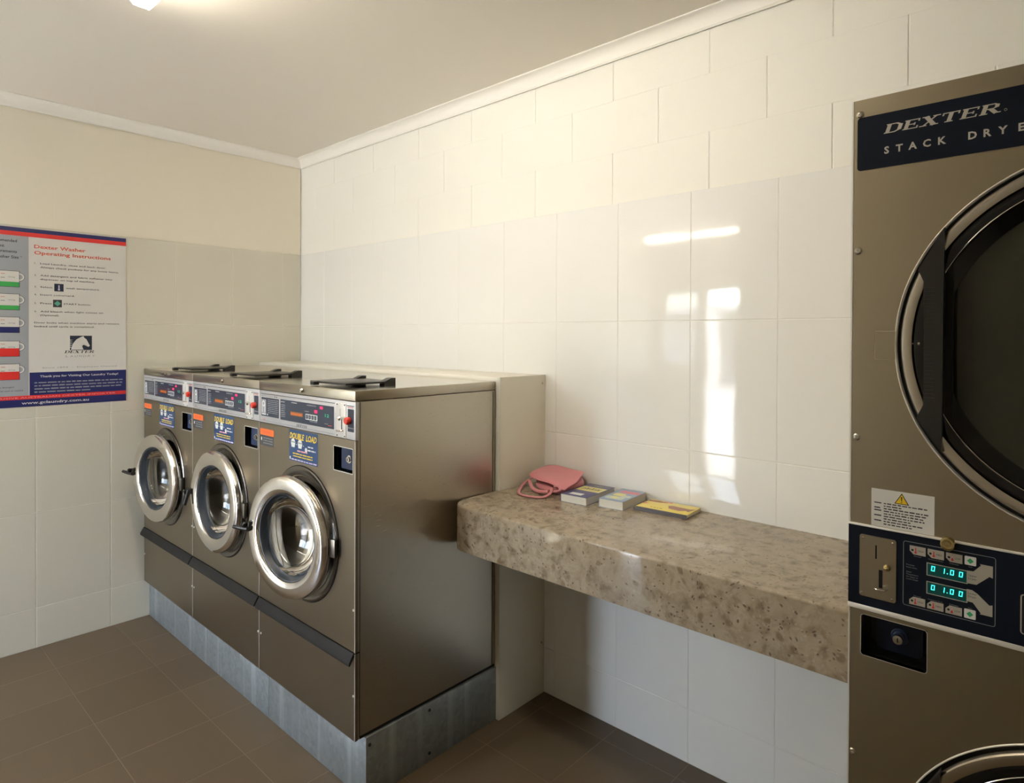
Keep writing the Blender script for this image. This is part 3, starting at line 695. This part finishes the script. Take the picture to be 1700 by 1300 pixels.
mb.rect(FD, .0430, 1.4600, .0768, 1.5130, -.001, .0018, 'steel_dryer'); outline(mb, FD, .0427, 1.4597, .0771, 1.5133, .0007, .0019, 'chrome_brushed', .002)
fp = mb.build('upper_panel', dy, FD.p(.4, 1.5, 0))
mb = MB(); mb.rect(FD, .0035, .8560, .0225, .9835, -.012, 0, 'steel_dryer'); mb.rect(FD, .1315, .8560, DWd, .9835, -.012, 0, 'steel_dryer')
mb.rect(FD, .0225, .9745, .1315, .9835, -.012, 0, 'steel_dryer'); mb.rect(FD, .0225, .8560, .1315, .8970, -.012, 0, 'steel_dryer')
mb.hole_panel(FD, .0035, .03, DWd, .8560, LC[0], LC[1], RD, .014, 'steel_dryer')
mb.lathe(FD, [(RD+.0025, 0), (RD+.0012, .002), (RD-.0003, .0016), (RD-.0008, -.010)], 'trim_and_glint', 128, *LC)
mb.build('lower_panel', dy, FD.p(.4, .5, 0))
for u, v in ((.0139, 1.9255), (.0125, 1.6660), (.0121, 1.3105), (.0105, .7045)):
    mb = MB(); mb.lathe(FD, [(.0068, 0), (.0066, .0012), (.0045, .0030), (.0018, .0034), (.0016, .0022), (.0001, .002)], 'silver_lock', 20, u, v); mb.build('screw', dy, FD.p(u, v, 0))
# name plate
mb = MB(); mb.prism(FD, rr(.0095, 1.8185, .79, 1.9190, .006), 0, .0010, 'navy_dryer')
wordmark(mb, FD, .0545, 1.8805, .0165, .1840, .0013, 'print_silver')
mb.ring(FD, .2375, 1.8830, .0016, .0021, .0013, 'print_silver', k=16)
for i, ch in enumerate('STACK DRYER'):
    if ch != ' ':
        u = (.0597, .0805, .1020, .1242, .1475, 0, .1920, .2130, .2340, .2590, .2830)[i]
        mb.text(FD, ch, u, 1.8435, .0132, .0013, 'print_silver', bold=.03, align='C')
mb.build('name_plate', dy, FD.p(.4, 1.87, 0))
# doors
def dryer_door(C_, tag):
    o_ = FD.p(C_[0], C_[1], 0)
    mb = MB(); mb.lathe(FD, [(.3170, -.012), (.3090, -.012), (.3088, .004), (.3060, .0085), (.2960, .0100), (.2905, .0085), (.2895, -.004)], 'chrome_brushed', 160, *C_)
    mb.lathe(FD, [(.3175, -.010), (.3090, -.010)], 'gap_dark', 128, *C_)
    d = mb.build('door', dy, o_)
    mb = MB(); mb.lathe(FD, [(.2897, -.002), (.2885, .0040), (.2830, .0055), (.2720, .0045), (.2700, -.004), (.2500, -.012), (.2440, -.020)], 'black_gloss', 160, *C_)
    mb.build('door_rim', d, o_)
    mb = MB(); mb.lathe(FD, [(.2722, .0052), (.2712, .0058), (.2704, .0050)], 'chrome', 160, *C_); mb.build('rim_trim', d, o_)
    # blanking piece on the handle side
    mb = MB(); xa = .166-UC[0]; P = []
    a1 = math.acos(xa/.288); P = [(C_[0]+.288*cos(t), C_[1]+.288*sin(t)) for t in [a1+(2*pi-2*a1)*i/40 for i in range(41)]]
    mb.prism(FD, P, -.010, -.002, 'black_matt'); mb.build('handle_well', d, o_)
    mb = MB(); zc = C_[1]
    H = [(.1552, .2034), (.1157, .1320), (.1245, .1102), (.1255, -.1077), (.1147, -.1321), (.1536, -.1900)]
    mb.prism(FD, [(u, zc+v) for u, v in H][::-1], .002, .020, 'black_plastic')
    mb.prism(FD, [(u, zc+v) for u, v in [(.1420, .1100), (.1420, -.1100), (.1552, -.1100), (.1552, .1100)]], .020, .026, 'black_plastic')
    for i in range(30): mb.rect(FD, .1265, zc-.098+i*.0068, .1420, zc-.0945+i*.0068, .020, .0215, 'black_plastic')
    mb.build('door_handle', d, o_)
    mb = MB(); mb.tube([FD.p(.100, zc, .001), FD.p(.1135, zc, .001)], .0025, 'chrome_brushed', 10); mb.tube([FD.p(.1135, zc, .001), FD.p(.1165, zc, .001)], .0050, 'chrome_brushed', 14); mb.tube([FD.p(.1165, zc, .001), FD.p(.1255, zc, .001)], .0030, 'chrome_brushed', 10)
    mb.build('latch_bolt', d, o_)
    mb = MB(); mb.lathe(FD, [(.2460, -.018), (.20, -.014), (.10, -.0115), (.0001, -.011), (.0001, -.016), (.10, -.0165), (.20, -.019), (.2460, -.023)], 'glass_dark', 96, *C_, closed=True)
    mb.build('door_glass', d, o_)
    mb = MB(); mb.lathe(FD, [(.262, -.030), (.262, -.50), (.0001, -.52)], 'drum_dark', 72, *C_); mb.build('drum', dy, o_)
mat('drum_dark', (.12, .105, .07), .5, .6)
dryer_door(UC, 'upper'); dryer_door(LC, 'lower')
# control panel
mb = MB(); mb.rect(FD, -.0006, .9835, DWd, .9925, -.012, .0035, 'trim_and_glint', .001); mb.rect(FD, -.0006, 1.1425, DWd, 1.1465, -.012, .0035, 'trim_and_glint', .001)
mb.rect(FD, 0, .9925, DWd, 1.1425, -.012, .0020, 'navy_dryer')
n = .0023
outline(mb, FD, .0930, 1.0125, .2308, 1.1300, .0009, n, 'print_grey', .004)
btn = [(.1035, .1284), (.1315, .1564), (.1594, .1836)]
for row, (z0, z1) in enumerate(((1.1083, 1.1236), (1.0170, 1.0310))):
    for i, (u0, u1) in enumerate(btn):
        cut = .006; P = [(u0+(cut if row == 0 else 0), z0), (u1, z0), (u1, z1), (u0+(0 if row == 0 else cut), z1), (u0, z1-(0 if row == 0 else cut)), (u0, z0+(cut if row == 0 else 0))]
        mb.prism(FD, P, .0021, .0032, 'print_silver'); zm = (z0+z1)/2
        mb.disc(FD, u0+.0045, zm, .0020, .0034, 'print_black', 16)
        mb.disc(FD, u0+.0095, zm-.0035, .0020, .0034, 'red_print', 16); mb.fr_rect(FD, u0+.0086, zm-.0035, u0+.0104, zm+.0045, .0034, 'red_print')
        if i == 2: mb.fr_rect(FD, u0+.0090, zm, u0+.0100, zm+.004, .0035, 'print_white')
        mb.text(FD, ('HIGH', 'MED', 'LOW')[i], u0+.0135, zm-.0016, .0034, .0034, 'print_dark', width=.0085)
        mb.text(FD, ('Normal', 'Permanent Press', 'Delicates')[i], (u0+u1)/2, (z0-.0040) if row == 0 else (z1+.0013), .0022, n, 'print_grey', width=(.011, .022, .013)[i], align='C')
    u0, u1 = .1868, .2034; zz0, zz1 = ((1.1092, 1.1240), (1.0168, 1.0325))[row]
    mb.prism(FD, rr(u0, zz0, u1, zz1, .0015), .0021, .0034, 'print_white'); cu, cz = (u0+u1)/2, (zz0+zz1)/2
    mb.flat(FD, [(cu, cz-.0048), (cu+.0050, cz), (cu, cz+.0048), (cu-.0050, cz)], .0036, 'green_print'); mb.flat(FD, [(cu, cz-.0013), (cu+.0014, cz), (cu, cz+.0013), (cu-.0014, cz)], .0038, 'teal_print')
    mb.text(FD, 'Start', cu, (zz0-.0040) if row == 0 else (zz1+.0013), .0022, n, 'print_grey', align='C')
# arrows running to the two doors
mb.flat(FD, [(.1900, 1.0770), (.2040, 1.0775), (.2222, 1.0957), (.2267, 1.0940), (.2267, 1.1144), (.2085, 1.1143), (.2100, 1.1120), (.1995, 1.0995), (.1900, 1.0990)], n, 'print_silver')
mb.flat(FD, [(.1900, 1.0670), (.1982, 1.0668), (.2060, 1.0620), (.2225, 1.0468), (.2267, 1.0485), (.2267, 1.0285), (.2085, 1.0285), (.2105, 1.0300), (.1990, 1.0455), (.1900, 1.0460)], n, 'print_silver')
mb.text(FD, 'Upper', .1922, 1.0900, .0036, n+.0003, 'print_dark'); mb.text(FD, 'Dryer', .1922, 1.0845, .0036, n+.0003, 'print_dark')
mb.text(FD, 'Lower', .1922, 1.0590, .0036, n+.0003, 'print_dark'); mb.text(FD, 'Dryer', .1922, 1.0535, .0036, n+.0003, 'print_dark')
for i, t in enumerate(('Premium', 'Insert coins', '', 'Select', 'Temperature', 'for Upper or', 'Lower Dryer')):
    if t: mb.text(FD, t, .0983, 1.0865-i*.0043, .0026, n, 'print_grey')
for z0, z1 in ((1.0755, 1.0988), (1.0427, 1.0655)): outline(mb, FD, .1300, z0, .1915, z1, .0016, n+.0002, 'print_silver', .0008)
pc = mb.build('control_panel', dy, FD.p(.4, 1.067, 0))
def seg_digit(mb, fr, ch, u, v, w_, h_, n, mt):
    t = h_*.15; sg = {'0': 'abcdef', '1': 'bc'}[ch]
    R_ = {'a': (u, v+h_-t, u+w_, v+h_), 'd': (u, v, u+w_, v+t), 'b': (u+w_-t, v+h_/2, u+w_, v+h_), 'c': (u+w_-t, v, u+w_, v+h_/2), 'f': (u, v+h_/2, u+t, v+h_), 'e': (u, v, u+t, v+h_/2)}
    for i, q in enumerate(sg): mb.flat(fr, [(a_+(b2-v)*.08, b2) for a_, b2 in ((R_[q][0], R_[q][1]), (R_[q][2], R_[q][1]), (R_[q][2], R_[q][3]), (R_[q][0], R_[q][3]))], n+.00003*i, mt)
for z0, z1 in ((1.0771, 1.0972), (1.0443, 1.0640)):
    mb = MB(); mb.rect(FD, .1316, z0, .1899, z1, .0021, .0026, 'led_glow')
    hgt = .0092; vb = z0+.0080 if z0 > 1.06 else z0+.0070
    for ch, u in (('0', .1370), ('1', .1520), ('0', .1655), ('0', .1785)): seg_digit(mb, FD, ch, u, vb, .0056, hgt, .0029, 'led_cyan')
    mb.disc(FD, .1617, vb+.0010, .0009, .0029, 'led_cyan', 12)
    mb.build('price_display', pc, FD.p(.16, (z0+z1)/2, 0))
mb = MB(); mb.prism(FD, rr(.0203, 1.0110, .0820, 1.1275, .004), .0020, .0045, 'steel_dryer')
mb.fr_rect(FD, .0473, 1.0860, .0500, 1.1115, .0047, 'gap_dark'); mb.fr_rect(FD, .0535, 1.0330, .0600, 1.0668, .0048, 'gap_dark')
for u, v in ((.0262, 1.1215), (.0765, 1.1210), (.0250, 1.0170), (.0760, 1.0165)): mb.lathe(FD, [(.0026, .0045), (.0018, .0060), (.0001, .0062)], 'silver_lock', 12, u, v)
sp_ = mb.build('coin_slot_plate', pc, FD.p(.05, 1.07, 0))
mb = MB(); mb.lathe(FD, [(.0001, .0190), (.0040, .0180), (.0062, .0140), (.0055, .0095), (.0030, .0080), (.0030, .0045)], 'brass', 20, .0690, 1.0760); mb.build('reject_button', pc, FD.p(.069, 1.076, 0)); mb = MB()
mb.lathe(Fr((DX+.0565, DY-.0045, 1.0325), (1, 0, 0), (0, -1, 0), (0, 0, 1)), [(.0120, -.0010), (.0130, .0004), (.0122, .0015), (.0105, .0008)], 'chrome', 24)
mb.build('coin_return', pc, FD.p(.06, 1.05, 0))
mb = MB(); mb.lathe(FD, [(.0115, .002), (.0115, .0110), (.0105, .0130), (.0080, .0133), (.0078, .0110), (.0050, .0108), (.0048, .0125), (.0001, .0126)], 'brass', 32, .1625, 1.1400); mb.build('key_lock', dy, FD.p(.1607, 1.14, 0))
mb = MB(); outline(mb, FD, .2640, 1.0125, .335, 1.0790, .0020, .0024, 'print_silver', .005); mb.prism(FD, rr(.267, 1.0155, .332, 1.0760, .004), .0020, .0023, 'print_black'); mb.build('card_reader_window', pc, FD.p(.3, 1.045, 0))
# vault
mb = MB(); P = rr(.0225, .8970, .1315, .9745, .006); k = len(P)
mb.add([FD.p(*q, .0002) for q in P]+[FD.p(*q, -.040) for q in P], [[i, (i+1) % k, k+(i+1) % k, k+i] for i in range(k)]+[[k+i for i in range(k)]], 'black_gloss')
q = [(.0225, .8970), (.1315, .8970), (.1315, .9745), (.0225, .9745)]
mb.prism(FD, rr(.0420, .9060, .1200, .9680, .010), -.040, -.030, 'navy_dryer'); outline(mb, FD, .0218, .8962, .1323, .9753, .0010, .0010, 'trim_and_glint', .0065)  # edge highlight of the recess drawn as a thin pale outline
vt = mb.build('coin_vault', dy, FD.p(.077, .936, -.02))
mb = MB(); mb.lathe(FD, [(.0150, -.030), (.0140, -.026), (.0105, -.026), (.0102, -.018), (.0001, -.0175)], 'vault_blue', 28, .0825, .9385)
mb.lathe(FD, [(.0085, -.0176), (.0082, -.010), (.0001, -.0095)], 'silver_lock', 28, .0825, .9385); mb.rect(FD, .0815, .9345, .0838, .9420, -.0097, -.0090, 'gap_dark'); mb.build('lock', vt, FD.p(.0825, .9385, -.02))
# warning sticker
mb = MB(); mb.rect(FD, .0390, 1.1475, .1411, 1.2176, .0001, .0005, 'poster_white'); n = .0007
mb.flat(FD, [(.0775, 1.1945), (.1015, 1.1945), (.0895, 1.2150)], n, 'print_black'); mb.flat(FD, [(.0797, 1.1958), (.0993, 1.1958), (.0895, 1.2125)], n+.0002, 'yellow_print')
mb.flat(FD, [(.0890, 1.2000), (.0900, 1.2000), (.0906, 1.2085), (.0884, 1.2085)], n+.0004, 'print_black'); mb.disc(FD, .0895, 1.1982, .0009, n+.0004, 'print_black', 10)
for i in range(9): mb.greek(FD, .0600, .0600+[.070, .029, .073, .068, .064, .066, .046, .064, .046][i], 1.1905-i*.0048, .0030, n, 'print_dark', 90+i)
for i in (0, 1.9, 2.9, 4.9, 6.9): mb.greek(FD, .0440, .0560, 1.1905-i*.0048, .0032, n, 'print_dark', 120+int(i), (3, 5))
mb.build('warning_sticker', dy, FD.p(.09, 1.18, 0))

# ------------------------------------------------------------------ poster on the left wall
PR, PT = -.966, 2.0005
fp_ = Fr((.0008, PR, PT), (0, .001, 0), (0, 0, .001), (1, 0, 0))      # millimetres; u negative to the left, v negative downwards
mb = MB()
mb.rect(fp_, -594, -843, 0, 0, 0, .0012, 'poster_white'); n = .0015; n2 = .0017; n3 = .0019
mb.fr_rect(fp_, -594, -19, 0, 0, n, 'poster_navy'); mb.fr_rect(fp_, -594, -39, 0, -19, n, 'poster_red')
mb.fr_rect(fp_, -594, -790, -400, -39, n, 'poster_grey')
mb.fr_rect(fp_, -397, -790, 0, -682, n, 'poster_navy'); mb.fr_rect(fp_, -594, -808, 0, -790, n, 'poster_red'); mb.fr_rect(fp_, -594, -843, 0, -808, n, 'poster_navy')
T_ = lambda t, l, base, h, r=None, mt='print_dark', bold=.0, **k: mb.text(fp_, t, -l, -base, h, n2, mt, width=(l-r) if r is not None else None, bold=bold, **k)
T_('Dexter Washer', 379, 90, 17, 175, 'poster_title', .02); T_('Operating Instructions', 379, 119, 17, 68, 'poster_title', .02)
rows = [('1.', 378, 165, None), ('Load Laundry, close and latch door.', 356, 165, 89), ('Always check pockets for any loose items.', 356, 183, 33),
        ('2.', 378, 222, None), ('Add detergent and fabric softener into', 356, 222, 62), ('dispenser on top of machine.', 356, 240, 136),
        ('3.', 378, 277, None), ('Select', 356, 277, 309), ('wash temperature.', 256, 277, 116), ('4.', 378, 314, None), ('Insert coins/card.', 356, 314, 220),
        ('5.', 378, 355, None), ('Press', 356, 355, 312), ('START button.', 265, 355, 153), ('6.', 378, 394, None), ('Add bleach when light comes on', 356, 394, 101), ('(Optional).', 356, 412, 282),
        ('Door locks when machine starts and remains', 379, 448, 31), ('locked until cycle is completed.', 379, 466, 138)]
for t, l, bs, r in rows: T_(t, l, bs, 8.2, r, 'print_dark', .01)
mb.fr_rect(fp_, -302, -291, -265, -254, n2, 'panel_dark'); mb.fr_rect(fp_, -286, -284, -281, -261, n3, 'lilac_print'); mb.disc(fp_, -283.5, -282, 4.5, n3, 'lilac_print', 16)
mb.fr_rect(fp_, -307, -368, -272, -332, n2, 'print_dark'); mb.flat(fp_, [(-289.5, -363), (-276, -350), (-289.5, -337), (-303, -350)], n3, 'teal_print')
# horse head emblem: pale profile on a dark square
mb.fr_rect(fp_, -240, -577, -149, -506, n2, 'panel_dark')
mb.flat(fp_, [(-236, -575), (-228, -546), (-214, -525), (-196, -513), (-184, -507.5), (-182, -515), (-172, -524), (-163, -545), (-158, -556), (-164, -562), (-172, -557), (-184, -551), (-190, -557), (-187, -568), (-184, -575)], n3, 'poster_white')
for i in range(5): mb.flat(fp_, [(-240, -530-i*9), (-228+i*1.2, -528-i*9), (-240, -526-i*9)], n3, 'poster_white')
wordmark(mb, fp_, -262, -592, 13, 128, n2, 'print_dark'); 
for i, ch in enumerate('LAUNDRY'): mb.text(fp_, ch, -258+i*18, -612, 10, n2, 'print_grey', width=12, shear=.25)
mb.text(fp_, 'Since 1894  -  Employee Owned', -349, -664, 7, n2, 'print_grey', width=306)
T_('Thank you for Visiting Our Laundry Today!', 358, 706, 10, 36, 'poster_white', .02)
for i in range(4): mb.greek(fp_, -379, -(15, 15, 17, 156)[i], -734-i*15, 8, n2, 'print_grey', 200+i, (1.2, 5))
mb.text(fp_, 'EXCLUSIVE AUSTRALIAN DEXTER IMPORTER', -565, -803, 7.5, n2, 'pink_print', width=518)
T_('www.gclaundry.com.au', 427, 831, 13, 162, 'poster_white', .02)
for t, bs, r in (('Recommended', 70, 443), ('Detergent', 96, 489), ('Measurements', 120, 443), ('per Washer Size *', 146, 424)): mb.text(fp_, t, -r, -bs, 13, n2, 'print_dark', bold=.02, align='R')
mb.text(fp_, '* More or less detergent', -454, -751, 8, n2, 'print_dark', align='R'); mb.text(fp_, 'may be used as needed.', -420, -768, 8, n2, 'print_dark', align='R')
for top, bot, fill, colr in ((204, 280, 256, 'poster_green'), (311, 388, 366, 'poster_green'), (419, 494, 466, 'poster_navy'), (531, 605, 566, 'poster_red'), (638, 714, 675, 'poster_red')):
    mb.fr_rect(fp_, -540, -bot, -433, -top, n2, 'print_dark'); mb.fr_rect(fp_, -538, -(bot-2), -435, -(top+2), n2+.0001, 'poster_white'); mb.fr_rect(fp_, -538, -(bot-2), -435, -fill, n3, colr)
    mb.ring(fp_, -434, -(top+28), 12, 18, n3, 'poster_white', -pi/2, pi/2, 20); mb.ring(fp_, -434, -(top+28), 18, 19.5, n3, 'print_dark', -pi/2, pi/2, 20)
    mb.fr_rect(fp_, -502, -(top+16), -487, -(top+14), n3, 'red_print'); mb.text(fp_, '1/2 Cup', -450, -(top+32), 6, n3+.0001, 'print_dark', align='R')
    mb.fr_rect(fp_, -502, -(top+34), -487, -(top+32), n3, 'print_dark')
mb.build('laundry_poster', None, (0, PR-.297, PT-.42), label='instruction poster with red and navy stripes on the tiled left wall', category='poster')

# ------------------------------------------------------------------ books and bag on the counter
def book(name, cx_, cy_, z, w_, d_, h, rot, cover, label, spine=None, art=None, cat='book'):
    M_ = Matrix.Translation((cx_, cy_, z)) @ Matrix.Rotation(radians(rot), 4, 'Z')
    t = empty(name, (cx_, cy_, z), label, cat); t.rotation_euler.z = radians(rot)
    def loc(mb_, nm):
        o = mb_.build(nm, None); o.parent = t; return o
    mb = MB(); c = .0010
    mb.box(-w_/2+.001, w_/2-.002, -d_/2+.0015, d_/2-.0015, c, h-c, 'paper'); loc(mb, 'pages')
    mb = MB(); mb.box(-w_/2, w_/2, -d_/2, d_/2, 0, c, cover, .0003); mb.box(-w_/2, w_/2, -d_/2, d_/2, h-c, h, cover, .0003); mb.box(-w_/2-.001, -w_/2+.001, -d_/2, d_/2, 0, h, spine or cover, .0003)
    if name == 'picture_book': mb.box(-w_/2, w_/2, -d_/2-.0008, -d_/2+.001, 0, h, 'book_spine', .0003)
    fr = Fr((0, 0, h), (1, 0, 0), (0, 1, 0), (0, 0, 1))
    if art: art(mb, fr)
    loc(mb, 'cover'); return t
def art1(mb, fr):
    mb.fr_rect(fr, -.050, -.012, .052, .052, .0002, 'cover_yellow')
    for i in range(7): mb.flat(fr, [(-.036+i*.0115, .004), (-.033+i*.0115, .004), (-.030+i*.0115+(i % 2)*.003, .036), (-.033+i*.0115, .036)], .0004, 'print_dark')
    mb.greek(fr, -.036, .040, .018, .006, .0005, 'print_dark', 5, (.6, 1.2))
    mb.fr_rect(fr, -.032, -.082, .020, -.055, .0002, 'print_white'); mb.greek(fr, -.02, .02, .072, .006, .0003, 'cover_yellow', 3)
book('paperback_book', 2.3745, -.124, ZC, .112, .200, .0285, 4, 'cover_navy', 'thick navy paperback with a yellow band on its cover, beside the pink bag', None, art1)
def art2(mb, fr):
    mb.fr_rect(fr, -.030, .028, .044, .060, .0002, 'cover_pink'); mb.prism(fr, rr(-.034, -.022, .010, .018, .012), 0, .0003, 'cover_yellow')
    mb.prism(fr, rr(-.040, -.070, .030, -.030, .010), 0, .0003, 'cover_pale'); mb.prism(fr, rr(-.02, -.058, .006, -.036, .006), .0003, .0005, 'cover_yellow'); mb.prism(fr, rr(.006, -.03, .040, -.002, .006), .0002, .0004, 'cover_pale')
book('paperback_book', 2.5120, -.1000, ZC, .097, .176, .0300, 5, 'cover_blue', 'thick light blue paperback with a pink title block, middle of the counter books', None, art2)
def art3(mb, fr):
    mb.prism(fr, [(-.005, .010), (.010, .018), (.075, .012), (.090, .022), (.082, -.020), (.070, -.012), (.052, -.028), (.010, -.020)], 0, .0003, 'book_brown')
    mb.prism(fr, [(-.095, .045), (-.060, .052), (-.020, .040), (-.050, .030), (-.090, .028)], 0, .0003, 'book_brown'); mb.prism(fr, [(-.10, -.006), (-.088, .004), (-.075, .0), (-.090, -.012)], 0, .0003, 'cover_pink')
    mb.prism(fr, [(-.04, .050), (-.01, .056), (-.005, .046), (-.035, .042)], 0, .0003, 'cover_pink')
    mb.greek(fr, -.050, -.005, -.040, .006, .0003, 'print_dark', 4)
book('picture_book', 2.6790, -.0770, ZC, .196, .120, .0070, 3.5, 'book_purple', 'thin dark picture book underneath the yellow one on the counter')
book('picture_book', 2.6830, -.0750, ZC+.0072, .190, .118, .0068, 3.5, 'book_yellow', 'thin yellow picture book with brown drawings, lying on a dark one', None, art3)

bag = empty('cloth_bag', (2.19, -.12, ZC), 'small pink cloth bag with a loose strap in the corner of the counter', 'bag')
def grid_surface(rows_, mt, mb, close=False):
    k = len(rows_[0]); vs = [p for r in rows_ for p in r]; fs = []
    for i in range(len(rows_)-1):
        for j in range(k-(0 if close else 1)): fs.append([i*k+j, i*k+(j+1) % k, (i+1)*k+(j+1) % k, (i+1)*k+j])
    mb.add(vs, fs, mt)
def soft(o, lv=2, th=None):
    if th: s_ = o.modifiers.new('thick', 'SOLIDIFY'); s_.thickness = th; s_.offset = 0
    s_ = o.modifiers.new('soft', 'SUBSURF'); s_.levels = lv; s_.render_levels = lv
# body: a slumped pouch of stacked loops
mb = MB()
loops = [[(2.120, -.030, .900), (2.2, -.015, .900), (2.295, -.030, .905), (2.312, -.09, .905), (2.300, -.150, .9015), (2.235, -.178, .9005), (2.160, -.150, .900), (2.122, -.09, .900)],
         [(2.100, -.028, .922), (2.2, -.013, .925), (2.302, -.030, .930), (2.316, -.09, .930), (2.312, -.168, .930), (2.235, -.200, .912), (2.146, -.178, .908), (2.108, -.10, .915)],
         [(2.088, -.028, .946), (2.195, -.013, .950), (2.292, -.028, .950), (2.308, -.09, .945), (2.308, -.165, .938), (2.236, -.190, .924), (2.138, -.172, .925), (2.098, -.10, .935)],
         [(2.100, -.034, .958), (2.19, -.022, .962), (2.270, -.036, .958), (2.286, -.085, .950), (2.282, -.140, .942), (2.230, -.155, .936), (2.160, -.145, .938), (2.118, -.09, .948)]]
grid_surface(loops, 'pink_cloth', mb, True)
mb.add(loops[0], [list(range(8))[::-1]], 'pink_cloth'); mb.add(loops[-1], [list(range(8))], 'pink_lining')
bd = mb.build('pouch', bag, (2.19, -.12, ZC)); soft(bd)
# flap lying over the top, drooping to the front
A, B, C_, D_, E_ = Vector((2.088, -.022, .968)), Vector((2.281, -.022, .966)), Vector((2.332, -.152, .9400)), Vector((2.300, -.205, .938)), Vector((2.112, -.158, .962))
mb = MB(); rows_ = []
for i in range(6):
    t = i/5; L_ = A.lerp(E_, t); R_ = B.lerp(C_, t) if t < .99 else D_.lerp(C_, .5)
    r = []
    for j in range(8):
        s_ = j/7; p = L_.lerp(R_, s_); p.z += .006*sin(pi*s_)*(1-t*.6)+.0025*sin(7*s_+3*t); r.append(tuple(p))
    rows_.append(r)
last = [(p[0]+.003, p[1]-.014, p[2]-.012) for p in rows_[-1]]; rows_.append(last)
grid_surface(rows_, 'pink_cloth', mb); fo = mb.build('flap', bag, (2.2, -.1, .96)); soft(fo, 2, .003)
# strap: flat band looping forward on the stone
def smooth_path(P, k=6):
    P = [Vector(q) for q in P]; out_ = []
    for i in range(len(P)-1):
        p0, p1, p2, p3 = P[max(i-1, 0)], P[i], P[i+1], P[min(i+2, len(P)-1)]
        for j in range(k):
            t = j/k; out_.append(.5*((2*p1)+(p2-p0)*t+(2*p0-5*p1+4*p2-p3)*t*t+(3*p1-p0-3*p2+p3)*t**3))
    return out_+[P[-1]]
sp2 = smooth_path([(2.106, -.120, .938), (2.085, -.125, .927), (2.074, -.150, .912), (2.098, -.196, .905), (2.128, -.240, .9035), (2.165, -.268, .9035), (2.215, -.268, .9035), (2.252, -.250, .904), (2.262, -.226, .909), (2.262, -.205, .918), (2.250, -.188, .928)])
mb = MB(); mb.tube(sp2, .0062, 'pink_cloth', 10, .5); st_ = mb.build('strap', bag, (2.17, -.2, .905))
mb = MB(); mb.tube(smooth_path([(2.120, -.168, .930), (2.160, -.196, .914), (2.205, -.206, .910), (2.25, -.206, .916)]), .0075, 'pink_cloth', 10, .9); mb.build('piping', bag, (2.19, -.19, .915))
mb = MB(); mb.tube(smooth_path([(2.262, -.186, .935), (2.285, -.196, .942), (2.306, -.205, .935), (2.300, -.210, .928), (2.276, -.206, .922)]), .0045, 'pink_cloth', 10, .9); mb.build('tie_loop', bag, (2.29, -.2, .93))
